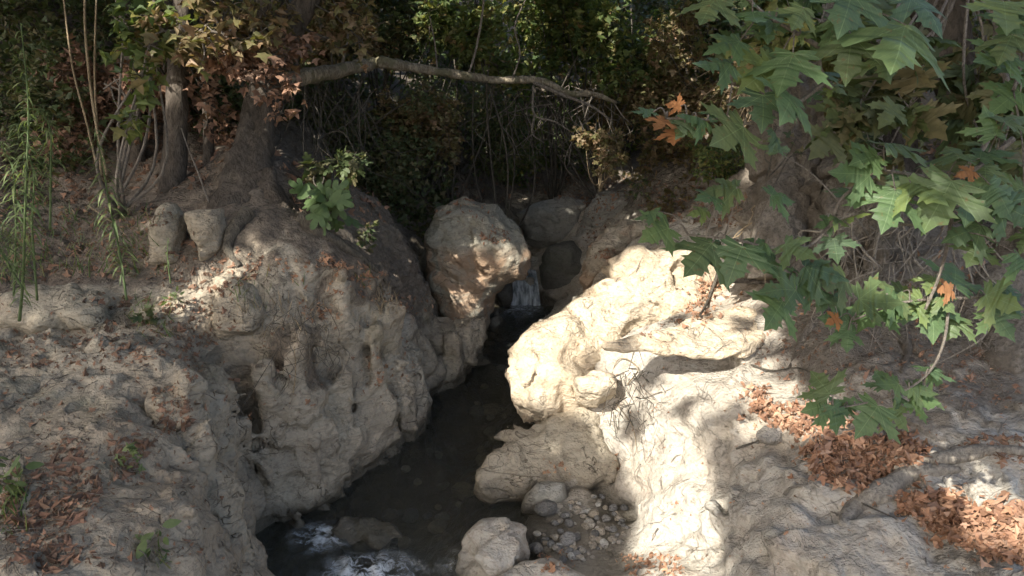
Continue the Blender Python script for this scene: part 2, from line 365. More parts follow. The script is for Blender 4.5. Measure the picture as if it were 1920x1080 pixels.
# ------------------------------------------------------------------ terrain control points  (u, v, z, soil)
CT = [
 # left shore
 (455,1140,-.15,0),(490,1078,-.12,0),(473,1010,-.02,0),(476,960,.0,0),(500,992,-.02,0),(560,965,0,0),(618,942,0,0),(636,905,0,0),(642,872,0,0),
 (700,852,0,0),(735,828,0,0),(788,812,0,0),(800,792,0,0),(800,760,0,0),(800,712,0,0),(832,703,0,0),(888,692,0,0),(897,650,0,0),(902,612,0,0),(930,585,.0,0),
 # right shore
 (1035,580,0,0),(1012,612,0,0),(1000,650,0,0),(995,700,0,0),(990,750,0,0),(975,800,0,0),(960,850,0,0),(940,905,0,0),(972,916,0,0),(985,948,0,0),(975,972,0,0),(880,1000,-.05,0),(860,1080,-.1,0),(840,1150,-.15,0),
 # bed
 (700,1120,-.4,0),(600,1060,-.32,0),(780,1040,-.35,0),(700,990,-.28,0),(820,960,-.3,0),(740,900,-.28,0),(880,880,-.3,0),(820,830,-.3,0),(910,780,-.32,0),(860,740,-.3,0),(940,720,-.32,0),(930,660,-.3,0),(960,620,-.25,0),(985,590,-.15,0),
 # front-left rock
 (0,690,1.02,.1),(0,800,.98,.3),(0,950,.94,.2),(0,1080,.9,.3),(120,1080,.9,0),(120,900,.95,.2),(120,780,1.0,0),(250,740,1.0,0),(250,880,.93,0),(260,1000,.88,0),(260,1080,.84,0),
 (340,800,.93,0),(380,900,.83,0),(370,1000,.76,0),(370,1080,.68,0),(415,860,.80,0),(428,930,.62,0),(430,1010,.45,0),(440,1080,.25,0),(200,720,1.03,0),(300,720,1.0,0),(350,740,.95,.2),
 # hollow
 (452,870,.22,0),(462,930,.05,0),(445,820,.55,.1),
 # middle-left rock face
 (500,940,.14,0),(560,930,.18,0),(610,905,.18,0),(600,850,.32,0),(540,870,.30,0),(490,880,.24,0),(620,800,.42,0),(560,800,.5,0),(490,810,.5,0),
 (640,760,.50,0),(580,740,.64,.6),(520,730,.68,.8),(460,750,.72,.3),(650,690,.66,.2),(600,690,.76,.9),(540,680,.82,.9),(480,680,.9,.7),(420,700,.98,.1),(640,620,.92,.3),
 (690,640,.78,.2),(560,620,1.02,.4),(480,620,1.06,.2),(410,640,1.05,.2),(700,590,.93,.3),
 # shelf rock
 (660,835,.13,0),(720,800,.22,0),(770,780,.18,0),(785,740,.25,0),(785,690,.42,0),(770,655,.52,0),(730,650,.60,.1),(690,680,.60,.2),(730,710,.45,.1),(680,750,.42,0),(750,740,.34,0),(660,790,.32,0),
 # ledge towards boulder
 (800,640,.42,.2),(845,660,.20,0),(880,660,.16,0),(850,610,.45,.3),(890,620,.28,0),(780,600,.62,.6),(740,610,.68,.5),(820,560,.60,.6),(770,560,.72,.8),
 # left upper slope
 (740,545,1.0,.7),(700,520,1.12,.6),(640,540,1.13,.4),(560,540,1.15,.3),(480,550,1.16,.2),(400,560,1.14,.2),(300,560,1.14,.2),(200,560,1.14,.4),(80,560,1.15,.4),(0,580,1.13,.4),
 (0,640,1.06,.2),(120,650,1.06,.2),(220,640,1.06,.3),(320,650,1.06,.4),(360,600,1.10,.3),
 (720,470,1.22,.7),(640,480,1.32,.6),(560,480,1.34,.5),(480,490,1.33,.4),(400,500,1.28,.6),(300,510,1.25,.9),(200,510,1.24,1),(100,510,1.24,1),(0,520,1.24,1),
 # right bank behind the sunlit rock
 (1010,610,.05,0),(1060,640,.35,0),(1060,600,.42,0),(1100,560,.55,.1),(1150,540,.70,0),(1150,490,.82,.2),(1230,490,.92,.1),(1330,480,1.0,.2),(1200,560,.78,0),(1300,560,.88,0),(1400,540,1.02,.2),
 (1100,620,.60,0),(1030,680,.38,0),(1100,680,.58,0),(1030,740,.12,0),(1090,750,.34,0),(1010,790,.05,0),(1180,650,.76,0),(1280,640,.84,0),(1400,640,.92,.1),
 (1140,720,.52,0),(1200,720,.62,0),(1300,720,.72,0),(1400,720,.80,.1),(1150,800,.26,0),(1220,800,.48,0),(1300,800,.60,0),(1160,880,.12,0),(1240,880,.34,0),(1300,880,.46,0),(1190,950,.08,.0),(1165,985,.05,.1),(1150,940,.06,.1),(1270,960,.30,0),(1330,960,.44,0),
 (1240,1050,.16,0),(1300,1060,.30,0),(1360,1060,.45,0),(1400,900,.60,0),(1350,820,.66,0),(1420,820,.72,.1),(1480,900,.72,0),(1450,1000,.66,0),(1450,1080,.58,0),(1560,1000,.72,0),(1560,1080,.68,0),(1650,1000,.78,0),(1680,1080,.74,0),(1750,1040,.76,.2),(1800,1080,.76,.5),
 (1560,900,.76,.3),(1660,920,.80,0),(1740,960,.80,.3),(1840,1000,.84,.6),(1920,1080,.85,.5),(1920,960,.90,.4),(1800,900,.88,.2),(1700,860,.86,.3),(1600,840,.84,.8),(1500,820,.78,.4),(1900,860,.93,.3),
 (1500,760,.84,.5),(1600,760,.90,.6),(1700,780,.92,.4),(1800,800,.94,.4),(1900,780,.97,.6),(1480,690,.90,.3),(1560,680,.98,.7),(1650,690,1.02,.6),(1760,700,1.02,.6),(1880,720,1.02,.7),
 (1500,620,1.02,.5),(1580,600,1.10,.9),(1680,600,1.14,.7),(1800,620,1.12,.8),(1900,640,1.12,.9),(1480,560,1.12,.6),(1560,530,1.24,1),(1700,520,1.32,1),(1850,520,1.36,1),
(1450,490,1.20,.6),
 # cobble bay
 (1080,960,.05,.1),(1130,980,.06,.1),(1050,1010,.06,.1),(1100,1060,.08,.1),(1010,1040,.06,.1),(1000,1100,.05,0),(1180,1040,.08,.1),(1020,930,.12,0),(1070,880,.16,0),(990,870,.12,0),(1100,930,.10,0),
]
CTW = [Pz(u, v, z).tolist() + [s] for u, v, z, s in CT]
CY = [  # (u, v, ground distance, soil)
 (700,420,5.5,.9),(640,410,5.4,.9),(580,410,5.2,1),(540,390,4.95,1),(490,400,4.8,1),(430,400,4.8,1),(350,430,4.7,1),(250,440,4.8,1),(120,450,4.8,1),(0,460,4.7,1),
 (560,340,5.3,1),(520,300,5.4,1),(460,270,5.5,1),(400,300,5.4,1),(330,360,5.1,1),(200,380,5.3,1),(60,390,5.3,1),(200,330,5.9,1),(60,320,5.9,1),
 (620,350,5.9,1),(700,370,6.2,1),(760,440,5.9,.9),(775,500,5.8,.8),
 (1520,450,4.6,1),(1650,420,4.6,1),(1820,400,4.8,1),(1400,440,5.4,.6),(1460,380,5.0,1),(1560,330,5.2,1),(1700,300,5.5,1),(1880,280,5.5,1),
 (1450,260,6.0,1),(1500,160,7.0,1),(1650,170,7.0,1),(1850,160,7.0,1),(1400,60,8.6,1),
]
CTW += [Py(u, v, y).tolist() + [s] for u, v, y, s in CY]
# ---- the gully behind and the hillside (x, y, z, soil)
CTW += [
 (-.25,7.55,-.1,0),(.1,7.4,-.1,0),(.15,7.7,.18,0),(.05,7.9,.22,0),(.2,8.4,.25,0),(.45,9.0,.3,.2),(-.25,8.0,.45,.2),(.55,7.6,.3,.2),(-.6,7.2,.5,.4),(-.75,7.9,.8,.6),
 (0,9.4,.75,.6),(.8,8.4,.7,.5),(1.2,7.6,.85,.5),(1.9,7.2,.95,.7),(-.6,8.8,.95,.7),(.7,9.6,.9,.7),(1.6,9,1.0,.8),(-1.2,8.2,1.2,.8),(-1.3,7.2,1.1,.8),(-1.1,6.4,1.1,.8),
 (0,10.2,1.0,1),(0,10.7,1.9,1),(.9,10.3,1.1,1),(.9,10.9,1.9,1),(-1,9.6,1.4,1),(-1.2,10.2,2.1,1),(-2,8.6,2.0,1),(-2,9.6,2.5,1),(1.9,10.3,1.3,1),(2.2,11.2,2.0,1),(3,8.6,1.6,1),(3,7,1.3,1),(2.6,6.2,1.25,1),
 (-2.2,7.2,1.9,1),(-3,6.5,2.1,1),(-3.4,8,2.6,1),(-4.5,6,2.2,1),(-4,5,1.8,1),(-3.4,4,1.4,1),(-4.5,3,1.3,.6),(-4,1.5,1.0,.4),(-2.5,1.2,.9,.2),(-1.6,1,.6,0),(-1.3,1.5,.6,0),(-1.15,2.0,.55,0),(-1.1,2.4,.5,0),(-1.0,2.75,.35,0),(-.85,2.2,-.2,0),(-.8,2.7,-.3,0),(-.7,3.1,-.35,0),(-.4,2.6,-.4,0),(-.5,3.0,-.4,0),(-.6,1.6,-.35,0),(0,1,-.3,0),(-.1,2,-.35,0),(-.2,2.7,-.3,0),(.1,2.4,-.1,0),(.8,1.4,.5,0),(2,1.2,.8,.2),(4,2,1.0,.5),
 (4,4,1.3,1),(4.2,5.4,1.8,1),(5,7,2.2,1),(3.6,7.6,2.0,1),(4.4,9,2.6,1),(3,10.5,2.2,1),(3,12,3.2,1),
 (0,12,2.6,1),(-3,11,3.2,1),(-6,9,3.6,1),(-7,5,3.0,1),(-7,1,1.8,.6),(7,2,1.8,1),(7,6,3,1),(7,10,4,1),(0,15,4.2,1),(-5,15,5.4,1),(5,15,5.2,1),(-10,10,6,1),(10,10,6,1),(0,22,8,1),(-10,20,9,1),(10,20,9,1),(-12,0,3,.5),(12,0,3,1),(0,-6,0,0),(-6,-6,1.5,1),(6,-6,1.5,1),
]
CTW = np.array(CTW)
_D = np.linalg.norm(CTW[:, None, :2] - CTW[None, :, :2], axis=2)
_A = np.zeros((len(CTW) + 3,) * 2); n_ = len(CTW)
_A[:n_, :n_] = _D - np.eye(n_) * .012
_A[:n_, n_] = 1; _A[:n_, n_ + 1:] = CTW[:, :2]; _A[n_:, :n_] = _A[:n_, n_:].T
_W = np.linalg.solve(_A, np.vstack([CTW[:, 2:4], np.zeros((3, 2))]))
def height_soil(xy):
    out = np.empty((len(xy), 2))
    for s in range(0, len(xy), 40000):
        q = xy[s:s + 40000]
        K = np.sqrt(((q[:, None, :] - CTW[None, :, :2]) ** 2).sum(2))
        out[s:s + 40000] = K @ _W[:n_] + _W[n_] + q @ _W[n_ + 1:]
    return out

# ------------------------------------------------------------------ surface nets
def surface_nets(Fv, org, h):
    nx, ny, nz = Fv.shape
    S = Fv < 0
    c = np.zeros((nx - 1, ny - 1, nz - 1), np.uint8)
    for dx in (0, 1):
        for dy in (0, 1):
            for dz in (0, 1):
                c += S[dx:nx - 1 + dx, dy:ny - 1 + dy, dz:nz - 1 + dz]
    act = np.argwhere((c > 0) & (c < 8))
    idx = -np.ones(c.shape, np.int32); idx[act[:, 0], act[:, 1], act[:, 2]] = np.arange(len(act))
    acc = np.zeros((len(act), 3)); cnt = np.zeros(len(act))
    E = []
    for a in range(3):
        o = [i for i in range(3) if i != a]
        for p in (0, 1):
            for q in (0, 1):
                s = [0, 0, 0]; s[o[0]] = p; s[o[1]] = q; e = list(s); e[a] = 1; E.append((s, e))
    for s, e in E:
        s = np.array(s); e = np.array(e)
        i0 = act + s; i1 = act + e
        f0 = Fv[i0[:, 0], i0[:, 1], i0[:, 2]]; f1 = Fv[i1[:, 0], i1[:, 1], i1[:, 2]]
        m = (f0 < 0) != (f1 < 0)
        t = np.where(m, f0 / np.where(m, f0 - f1, 1), 0)
        acc[m] += (s + (e - s) * t[:, None])[m]; cnt[m] += 1
    V = (act + acc / cnt[:, None]) * h + org
    Q = []
    for a in range(3):
        b, d = (a + 1) % 3, (a + 2) % 3
        sl0 = [slice(None)] * 3; sl1 = [slice(None)] * 3
        sl0[a] = slice(0, Fv.shape[a] - 1); sl1[a] = slice(1, None)
        for ax in (b, d):
            sl0[ax] = slice(1, Fv.shape[ax] - 1); sl1[ax] = slice(1, Fv.shape[ax] - 1)
        A = S[tuple(sl0)]; B = S[tuple(sl1)]
        for flip in (0, 1):
            k = np.argwhere((A & ~B) if flip == 0 else (~A & B))
            off = np.zeros(3, int); off[b] = 1; off[d] = 1
            k = k + off
            def cell(db, dd):
                kk = k.copy(); kk[:, b] += db; kk[:, d] += dd; return idx[kk[:, 0], kk[:, 1], kk[:, 2]]
            q = np.column_stack([cell(-1, -1), cell(0, -1), cell(0, 0), cell(-1, 0)])
            Q.append(q if flip == 0 else q[:, ::-1])
    return V.astype(np.float32), np.concatenate(Q).astype(np.int32)

SEGS = []        # (V, F) of solid ground and rocks for ray casts
def dents(P3, F, lst):
    for (c, r, d) in lst:
        q = np.linalg.norm((P3 - np.array(c)) / np.array(r), axis=-1)
        F = F + d * np.clip(1 - q, 0, 1) ** 1.5
    return F
def smax(a, b, k):
    h = np.clip(.5 + .5 * (a - b) / k, 0, 1); return b + (a - b) * h + k * h * (1 - h)

DENTS = [(Py(456, 905, 3.85), (.14, .3, .30), .18), (Py(560, 700, 4.15), (.42, .22, .16), .08), (Py(1290, 680, 4.2), (.55, .26, .075), .24),
         (Py(1170, 745, 4.25), (.14, .2, .16), .12)]
def build_terrain():
    h = .022
    x0, x1, y0, y1, z0, z1 = -3.7, 3.9, 1.7, 8.9, -.55, 2.95
    xs = np.arange(x0, x1, h); ys = np.arange(y0, y1, h); zs = np.arange(z0, z1, h)
    X, Y = np.meshgrid(xs, ys, indexing='ij')
    hs = height_soil(np.column_stack([X.ravel(), Y.ravel()]))
    H = hs[:, 0].reshape(X.shape); S_ = hs[:, 1].reshape(X.shape)
    gx, gy = np.gradient(H, h); sl = np.sqrt(1 + gx ** 2 + gy ** 2)
    Fv = ((zs[None, None, :] - H[:, :, None]) / sl[:, :, None]).astype(np.float32)
    m = np.abs(Fv) < .2
    ii = np.argwhere(m)
    P3 = np.column_stack([xs[ii[:, 0]], ys[ii[:, 1]], zs[ii[:, 2]]]).astype(np.float32)
    soil = np.clip(S_[ii[:, 0], ii[:, 1]], 0, 1)
    rk = 1 - .7 * soil
    warp = np.column_stack([fbm(P3, 1.3, 2, .5, k * 31.) for k in range(3)]) * .35
    Pw = P3 + warp
    st = Pw * np.array([.7, .7, 2.6])
    nz = .055 * fbm(P3, 1.6, 3) - .036 * np.clip(ridge(Pw, 2.1, 3, 5.), -.9, 1) * (.35 + .65 * rk) + .022 * ridge(st, 2.2, 3, 11.) * rk - .013 * ridge(Pw * np.array([1, 1, .6]), 6.5, 2, 2.) * rk + .012 * ridge(st, 6., 2, 4.) * rk
    nz = nz + .020 * fbm(P3, 9, 3, .55, 3.) + .012 * fbm(P3, 22, 2, .5, 8.) * (.4 + soil)
    for c_, r_, d_ in DENTS:
        nz = nz - d_ * np.clip(1 - np.linalg.norm((P3 - np.array(c_)) / np.array(r_), axis=1), 0, 1)
    nz = nz - .035 * np.exp(-((P3[:, 2] - .02) / .05) ** 2)
    cb = np.exp(-(((P3[:, 0] - .42) / .30) ** 2 + ((P3[:, 1] - 3.62) / .38) ** 2) ** 2); cl_ = np.exp(-(((P3[:, 0] - 1.1) / .75) ** 2 + ((P3[:, 1] - 4.35) / .55) ** 2) ** 2); nz = nz * (1 - .8 * cb) * (1 - .5 * cl_)
    # calmer under water
    nz = nz * np.where(P3[:, 2] < -.08, .5, 1)
    Fv[ii[:, 0], ii[:, 1], ii[:, 2]] -= (nz * 1.15).astype(np.float32)
    V, Q = surface_nets(Fv, np.array([x0, y0, z0]), h)
    hv = height_soil(V[:, :2])[:, 1]
    c = V[Q].mean(1)
    chan = channel_x(c[:, 1])
    inbed = (height_soil(c[:, :2])[:, 0] < -.03)
    side = c[:, 0] < chan
    for nm, sel, mt in (('left_bank', side & ~inbed, 'terrain'), ('right_bank', ~side & ~inbed, 'right'), ('stream_bed', inbed, 'terrain')):
        q = Q[sel]; used, inv = np.unique(q, return_inverse=True)
        o = mesh_obj(nm, V[used], inv.reshape(-1, 4), MAT[mt], attrs={'soil': hv[used]})
        o['kind'] = 'structure'
    SEGS.append((V, Q))
_ch = np.array([Pz(600, 1080, 0), Pz(720, 980, 0), Pz(800, 900, 0), Pz(880, 800, 0), Pz(890, 740, 0), Pz(945, 680, 0), Pz(950, 620, 0), Pz(980, 580, 0)])
def channel_x(y):
    yy = np.concatenate([_ch[:, 1], [7.6, 9, 30]]); xx = np.concatenate([_ch[:, 0], [.1, .45, 1]])
    return np.interp(y, yy, xx)
build_terrain()

# the ground far out: one sheet, a little lower where the detailed banks lie on it
def build_ground():
    xs = np.concatenate([np.linspace(-90, -16, 20), np.linspace(-15, 15, 200), np.linspace(16, 90, 20)])
    ys = np.concatenate([np.linspace(-60, -8, 14), np.linspace(-7, 26, 220), np.linspace(28, 120, 24)])
    X, Y = np.meshgrid(xs, ys, indexing='ij'); xy = np.column_stack([X.ravel(), Y.ravel()])
    cl = np.column_stack([np.clip(xy[:, 0], -12, 12), np.clip(xy[:, 1], -6, 22)])
    hs = height_soil(cl)
    H = hs[:, 0] + .12 * np.linalg.norm(xy - cl, axis=1)
    P3 = np.column_stack([xy, np.zeros(len(xy))])
    H = H + .10 * fbm(P3, .8, 4) + .05 * fbm(P3, 4, 3)
    near = (xy[:, 0] > -3.6) & (xy[:, 0] < 3.8) & (xy[:, 1] > 1.8) & (xy[:, 1] < 8.8)
    H = H - np.where(near, .30, 0)
    ny = len(ys); i = np.arange(len(xs) - 1)[:, None] * ny; j = np.arange(ny - 1)[None]
    F = np.stack([i + j, i + ny + j, i + ny + j + 1, i + j + 1], -1).reshape(-1, 4)
    V = np.column_stack([xy, H])
    o = mesh_obj('ground', V, F, MAT['terrain'], attrs={'soil': hs[:, 1]}); o['kind'] = 'structure'
    SEGS.append((V, F))
build_ground()

# ------------------------------------------------------------------ rocks traced as solids
def seg_dist(P, poly):
    d = np.full(len(P), 1e9); inside = np.zeros(len(P), bool)
    n = len(poly)
    for i in range(n):
        a = poly[i]; b = poly[(i + 1) % n]; ab = b - a
        t = np.clip(((P - a) @ ab) / (ab @ ab), 0, 1)
        d = np.minimum(d, np.linalg.norm(P - (a + t[:, None] * ab), axis=1))
        cr = ((a[1] > P[:, 1]) != (b[1] > P[:, 1])) & (P[:, 0] < (b[0] - a[0]) * (P[:, 1] - a[1]) / (b[1] - a[1] + 1e-12) + a[0])
        inside ^= cr
    return np.where(inside, -d, d)
def rock(name, outline, y, lean, tf, tb, rr, label, cat='rock', mat='greyrock', h=.02, amp=1.0, seed=0, dent=(), group=None, strat=1.0, yaw=0):
    """solid rock: outline (pixels) laid on a plane through distance y that leans back by `lean` degrees; tf/tb half thicknesses, rr edge rounding"""
    ol = np.array(outline, float)
    c0 = Py(ol[:, 0].mean(), ol[:, 1].mean(), y)
    nrm = Matrix.Rotation(R(yaw), 3, 'Z') @ Vector((0, -math.cos(R(lean)), math.sin(R(lean))))
    nrm = np.array(nrm); ax = np.cross([0, 0, 1.], nrm) ; ax /= np.linalg.norm(ax); ax = ax; up = np.cross(nrm, ax)
    C = np.array([0, 0, CAMZ]); W = []
    for u, v in ol:
        r = ray(u, v); t = (c0 - C) @ nrm / (r @ nrm); W.append(C + r * t)
    W = np.array(W); p2 = np.column_stack([(W - c0) @ ax, (W - c0) @ up])
    pad = .12
    lo = np.array([p2[:, 0].min(), p2[:, 1].min(), -tb]) - pad; hi = np.array([p2[:, 0].max(), p2[:, 1].max(), tf]) + pad
    ga = [np.arange(lo[k], hi[k], h) for k in range(3)]
    A, B = np.meshgrid(ga[0], ga[1], indexing='ij'); AB = np.column_stack([A.ravel(), B.ravel()])
    d2 = seg_dist(AB, p2).reshape(A.shape)
    e = -d2
    ed = np.clip((rr - e) / rr, 0, None)
    Cc = ga[2][None, None, :]
    T = np.where(Cc > 0, tf, tb)
    F = (np.sqrt(ed[:, :, None] ** 2 + (Cc / T) ** 2) - 1) * min(rr, tf)
    ii = np.argwhere(np.abs(F) < .25)
    q = c0 + np.outer(ga[0][ii[:, 0]], ax) + np.outer(ga[1][ii[:, 1]], up) + np.outer(ga[2][ii[:, 2]], nrm)
    warp = np.column_stack([fbm(q, 1.5, 2, .5, k * 31. + seed) for k in range(3)]) * .3
    qw = q + warp
    nz = .045 * fbm(q, 2.2, 3, .5, seed) - .038 * np.clip(ridge(qw, 2.6, 3, 5. + seed), -.9, 1) + .018 * strat * ridge(qw * np.array([.6, .6, 2.8]), 2.8, 3, 1. + seed) + .010 * fbm(q, 13, 3, .55, seed)
    G = F[ii[:, 0], ii[:, 1], ii[:, 2]] - nz * amp
    if dent:
        G = dents(q, G, [((c0 if cc is None else cc), r_, d_) for cc, r_, d_ in dent])
    F[ii[:, 0], ii[:, 1], ii[:, 2]] = G
    V, Q = surface_nets(F.astype(np.float32), lo, h)
    V = c0 + V[:, :1] * ax + V[:, 1:2] * up + V[:, 2:3] * nrm
    if np.dot(np.cross(ax, up), nrm) < 0: Q = Q[:, ::-1]
    base = V.mean(0)
    o = mesh_obj(name, V - base, Q, MAT[mat]); o.location = base
    tag(o, label, cat, group); SEGS.append((V, Q)); return o

rock('boulder', [(800,520),(796,450),(822,398),(872,376),(930,390),(972,435),(992,482),(988,522),(950,532),(926,560),(916,605),(900,640),(850,632),(828,580)], 6.45, 8, .32, .35, .25,
     'tall overhanging boulder with a rust stained snout above the dark stream', 'boulder', 'boulder', seed=1, amp=.8)
rock('rock_outcrop', [(648,700),(672,655),(730,636),(772,640),(797,665),(790,700),(802,740),(803,795),(760,818),(700,856),(660,874),(640,842),(652,780)], 4.98, 22, .14, .35, .16, 'creamy fluted rock shelf jutting into the left side of the stream', mat='leftrock', seed=31, yaw=40)
rock('rock_outcrop', [(478,806),(530,762),(600,742),(642,775),(646,860),(636,908),(610,948),(560,972),(505,1000),(476,960),(462,900)], 4.08, 18, .14, .35, .16, 'rounded overhanging rock rising from the water on the left above the rapids', mat='leftrock', seed=32, yaw=45)
rock('rock_outcrop', [(300,760),(350,730),(395,780),(428,840),(442,900),(446,960),(462,1020),(492,1090),(450,1150),(330,1140),(285,1000),(278,860)], 3.12, 38, .10, .30, .14, 'smooth pale buttress of rock at bottom left with scooped hollows', mat='leftrock', seed=33, yaw=30, dent=[(Py(400, 985, 3.0), (.05, .12, .09), .12)])
rock('rock', [(742,592),(800,588),(850,600),(905,600),(893,690),(832,706),(800,690),(760,652)], 5.95, 30, .22, .4, .18, 'low mossy rock footing right under the overhanging boulder', mat='terrain', seed=2, group='rocks in the gully')
rock('rock', [(715,600),(735,582),(770,588),(782,620),(765,642),(725,640)], 5.25, 10, .12, .12, .1, 'small round brown rock on the ledge left of the tall boulder', mat='tanrock', seed=3, group='rocks in the gully', amp=.5)
rock('rock', [(972,400),(1000,378),(1060,370),(1096,384),(1088,430),(1066,470),(1010,468),(980,450)], 8.6, 15, .25, .4, .2, 'broad grey rock behind the tall boulder at the gully head', mat='greyrock', seed=4, group='rocks in the gully', h=.025)
rock('rock', [(1094,400),(1120,368),(1178,360),(1186,400),(1160,440),(1120,470),(1086,476),(1080,440)], 8.2, 20, .25, .35, .2, 'leaning grey rock above the right end of the little waterfall', mat='greyrock', seed=5, group='rocks in the gully', h=.025)
rock('rock', [(1008,500),(1030,462),(1075,452),(1104,480),(1100,540),(1072,572),(1030,575),(1010,545)], 7.75, 5, .25, .3, .25, 'round dark rock right beside the little waterfall', mat='darkrock', seed=6, amp=.6, group='rocks in the gully')
rock('rock', [(1108,460),(1150,424),(1240,412),(1262,450),(1180,476),(1150,520),(1098,548),(1090,520)], 6.5, 25, .22, .4, .2, 'mossy tan rock at the back edge of the sunlit outcrop', mat='tanrock', seed=7, group='rocks in the gully')
rock('rock', [(905,590),(935,575),(944,600),(930,622),(908,620)], 6.7, 0, .12, .12, .08, 'small wet stone in the water behind the boulder foot', mat='darkrock', seed=8, amp=.4, group='rocks in the gully', h=.015)
rock('rock', [(930,545),(960,530),(966,560),(955,580),(935,575)], 7.5, 0, .15, .2, .1, 'dark wet stone left of the little waterfall', mat='darkrock', seed=9, amp=.5, group='rocks in the gully')
rock('rock_outcrop', [(953,702),(958,668),(978,640),(1000,612),(1060,585),(1100,548),(1146,520),(1142,486),(1172,468),(1236,466),(1300,478),(1372,486),(1420,540),(1440,620),(1300,640),(1180,660),(1140,700),(1130,745),(1075,765),(1030,775),(990,765),(965,740)], 4.95, 44, .20, .5, .2,
     'large sunlit pale outcrop bulging over the right side of the stream', 'rock', 'pale', seed=10, amp=.76, strat=3.0, dent=[(Py(1290, 678, 4.2), (.6, .25, .07), .35)])
rock('rock_ledge', [(1126,652),(1180,632),(1260,618),(1350,612),(1440,622),(1432,652),(1400,668),(1330,668),(1240,663),(1170,662)], 4.15, 76, .032, .032, .05,
     'thin flat stone ledge jutting over a dark slit in the sunlit rock', 'ledge', 'pale', seed=11, amp=.13, h=.010, strat=5.0)
rock('rock_ledge', [(1230,628),(1290,600),(1380,582),(1452,592),(1474,622),(1466,640),(1390,640),(1300,634)], 4.34, 72, .05, .06, .06,
     'upper layered plate of stone stepped back above the thin ledge', 'ledge', 'pale', seed=27, amp=.16, h=.011, strat=4.0)
rock('rock', [(1072,716),(1110,706),(1150,712),(1158,740),(1120,764),(1084,748)], 4.45, 40, .13, .15, .08, 'pale tongue shaped knob of stone left of the tangled roots', mat='pale', seed=12, amp=.5, h=.015)
rock('rock', [(926,900),(940,850),(980,812),(1040,780),(1100,790),(1140,840),(1150,900),(1100,925),(1020,920),(960,912)], 4.22, 62, .05, .3, .10, 'smooth grey rock sloping into the water below the sunlit outcrop', mat='leftrock', seed=13, amp=.9)
rock('rock', [(862,1040),(868,1000),(900,972),(950,964),(985,985),(990,1030),(975,1075),(960,1120),(880,1120)], 3.42, 35, .16, .25, .15, 'rounded pale rock at the waters edge beside the rapids', mat='right', seed=14, amp=1.2, h=.016)
rock('rock', [(905,1100),(960,1062),(1040,1060),(1100,1084),(1120,1130),(1000,1150)], 3.15, 60, .10, .2, .1, 'low tan rock along the bottom edge by the cobbles', mat='right', seed=15, amp=.5, h=.016)
rock('rock', [(975,960),(980,925),(1010,898),(1060,905),(1062,935),(1030,958)], 3.95, 50, .09, .15, .08, 'small smooth grey rock between the cobbles and the dark water', mat='greyrock', seed=16, amp=.4, h=.014)
rock('rock', [(620,1000),(640,975),(700,968),(750,985),(748,1010),(700,1028),(640,1022)], 3.72, 62, .06, .25, .1, 'flat wet rock just breaking the surface at the rapids', mat='darkrock', seed=17, amp=.6, h=.014)
rock('rock', [(162,700),(172,640),(192,628),(222,650),(246,700),(225,735),(180,738)], 3.72, 15, .10, .2, .09, 'small pointed grey rock on the left bank beside the weeds', mat='leftrock', seed=18, amp=.6, h=.015)
rock('rock', [(272,490),(282,400),(300,372),(328,380),(340,420),(336,470),(360,490),(320,500)], 4.55, 10, .12, .15, .1, 'upright earthy stone left of the leaf filled cleft', mat='leftrock', seed=19, amp=.7, group='upright stones under the trees')
rock('rock', [(352,400),(372,386),(405,392),(424,420),(415,450),(400,490),(378,496),(368,450)], 4.55, 10, .12, .15, .1, 'upright rounded stone right of the leaf filled cleft', mat='leftrock', seed=20, amp=.7, group='upright stones under the trees')
rock('rock', [(1610,640),(1622,620),(1740,630),(1764,660),(1750,720),(1700,760),(1640,745),(1618,700)], 3.95, 35, .1, .25, .12, 'flat grey stone block between the leaf pile and tree roots', mat='darkrock', seed=21, amp=.4)
rock('rock', [(400,590),(412,535),(445,512),(480,540),(498,590),(470,622),(420,620)], 4.28, 45, .08, .2, .1, 'hump backed grey rock on the crest of the left bank', mat='leftrock', seed=22, amp=.8)
rock('rock', [(0,565),(60,540),(150,532),(200,560),(190,600),(120,612),(0,615)], 4.1, 62, .07, .25, .12, 'long low grey rock at the left edge behind the weeds', mat='leftrock', seed=23, amp=.8)
for o_ in list(COL.objects):
    if o_.type == 'MESH' and o_.data.materials and o_.data.materials[0] in (MAT['terrain'], MAT['right']) and 'soil' not in o_.data.attributes:
        o_.data.attributes.new('soil', 'FLOAT', 'POINT')

# ------------------------------------------------------------------ ray casts onto the solid ground
_vs, _fs, _n = [], [], 0
for V, Q in SEGS:
    _vs.append(np.asarray(V, float)); _fs.append(Q + _n); _n += len(V)
BV = BVHTree.FromPolygons(np.concatenate(_vs).tolist(), np.concatenate(_fs).tolist())
def hit(u, v):
    r = Vector(ray(u, v)).normalized(); l, n, i, d = BV.ray_cast(Vector((0, 0, CAMZ)), r, 60)
    return (None, None) if l is None else (np.array(l), np.array(n if n.dot(r) < 0 else -n))
def drop(x, y, z=6.0):
    l, n, i, d = BV.ray_cast(Vector((x, y, z)), Vector((0, 0, -1)), 30)
    return (None, None) if l is None else (np.array(l), np.array(n if n.z > 0 else -n))
def in_poly(poly, n, rr=rs):
    poly = np.array(poly, float); lo = poly.min(0); hi = poly.max(0); out = []
    while len(out) < n:
        q = lo + (hi - lo) * rr.rand(n * 2, 2)
        out += q[seg_dist(q, poly) < 0].tolist()
    return out[:n]

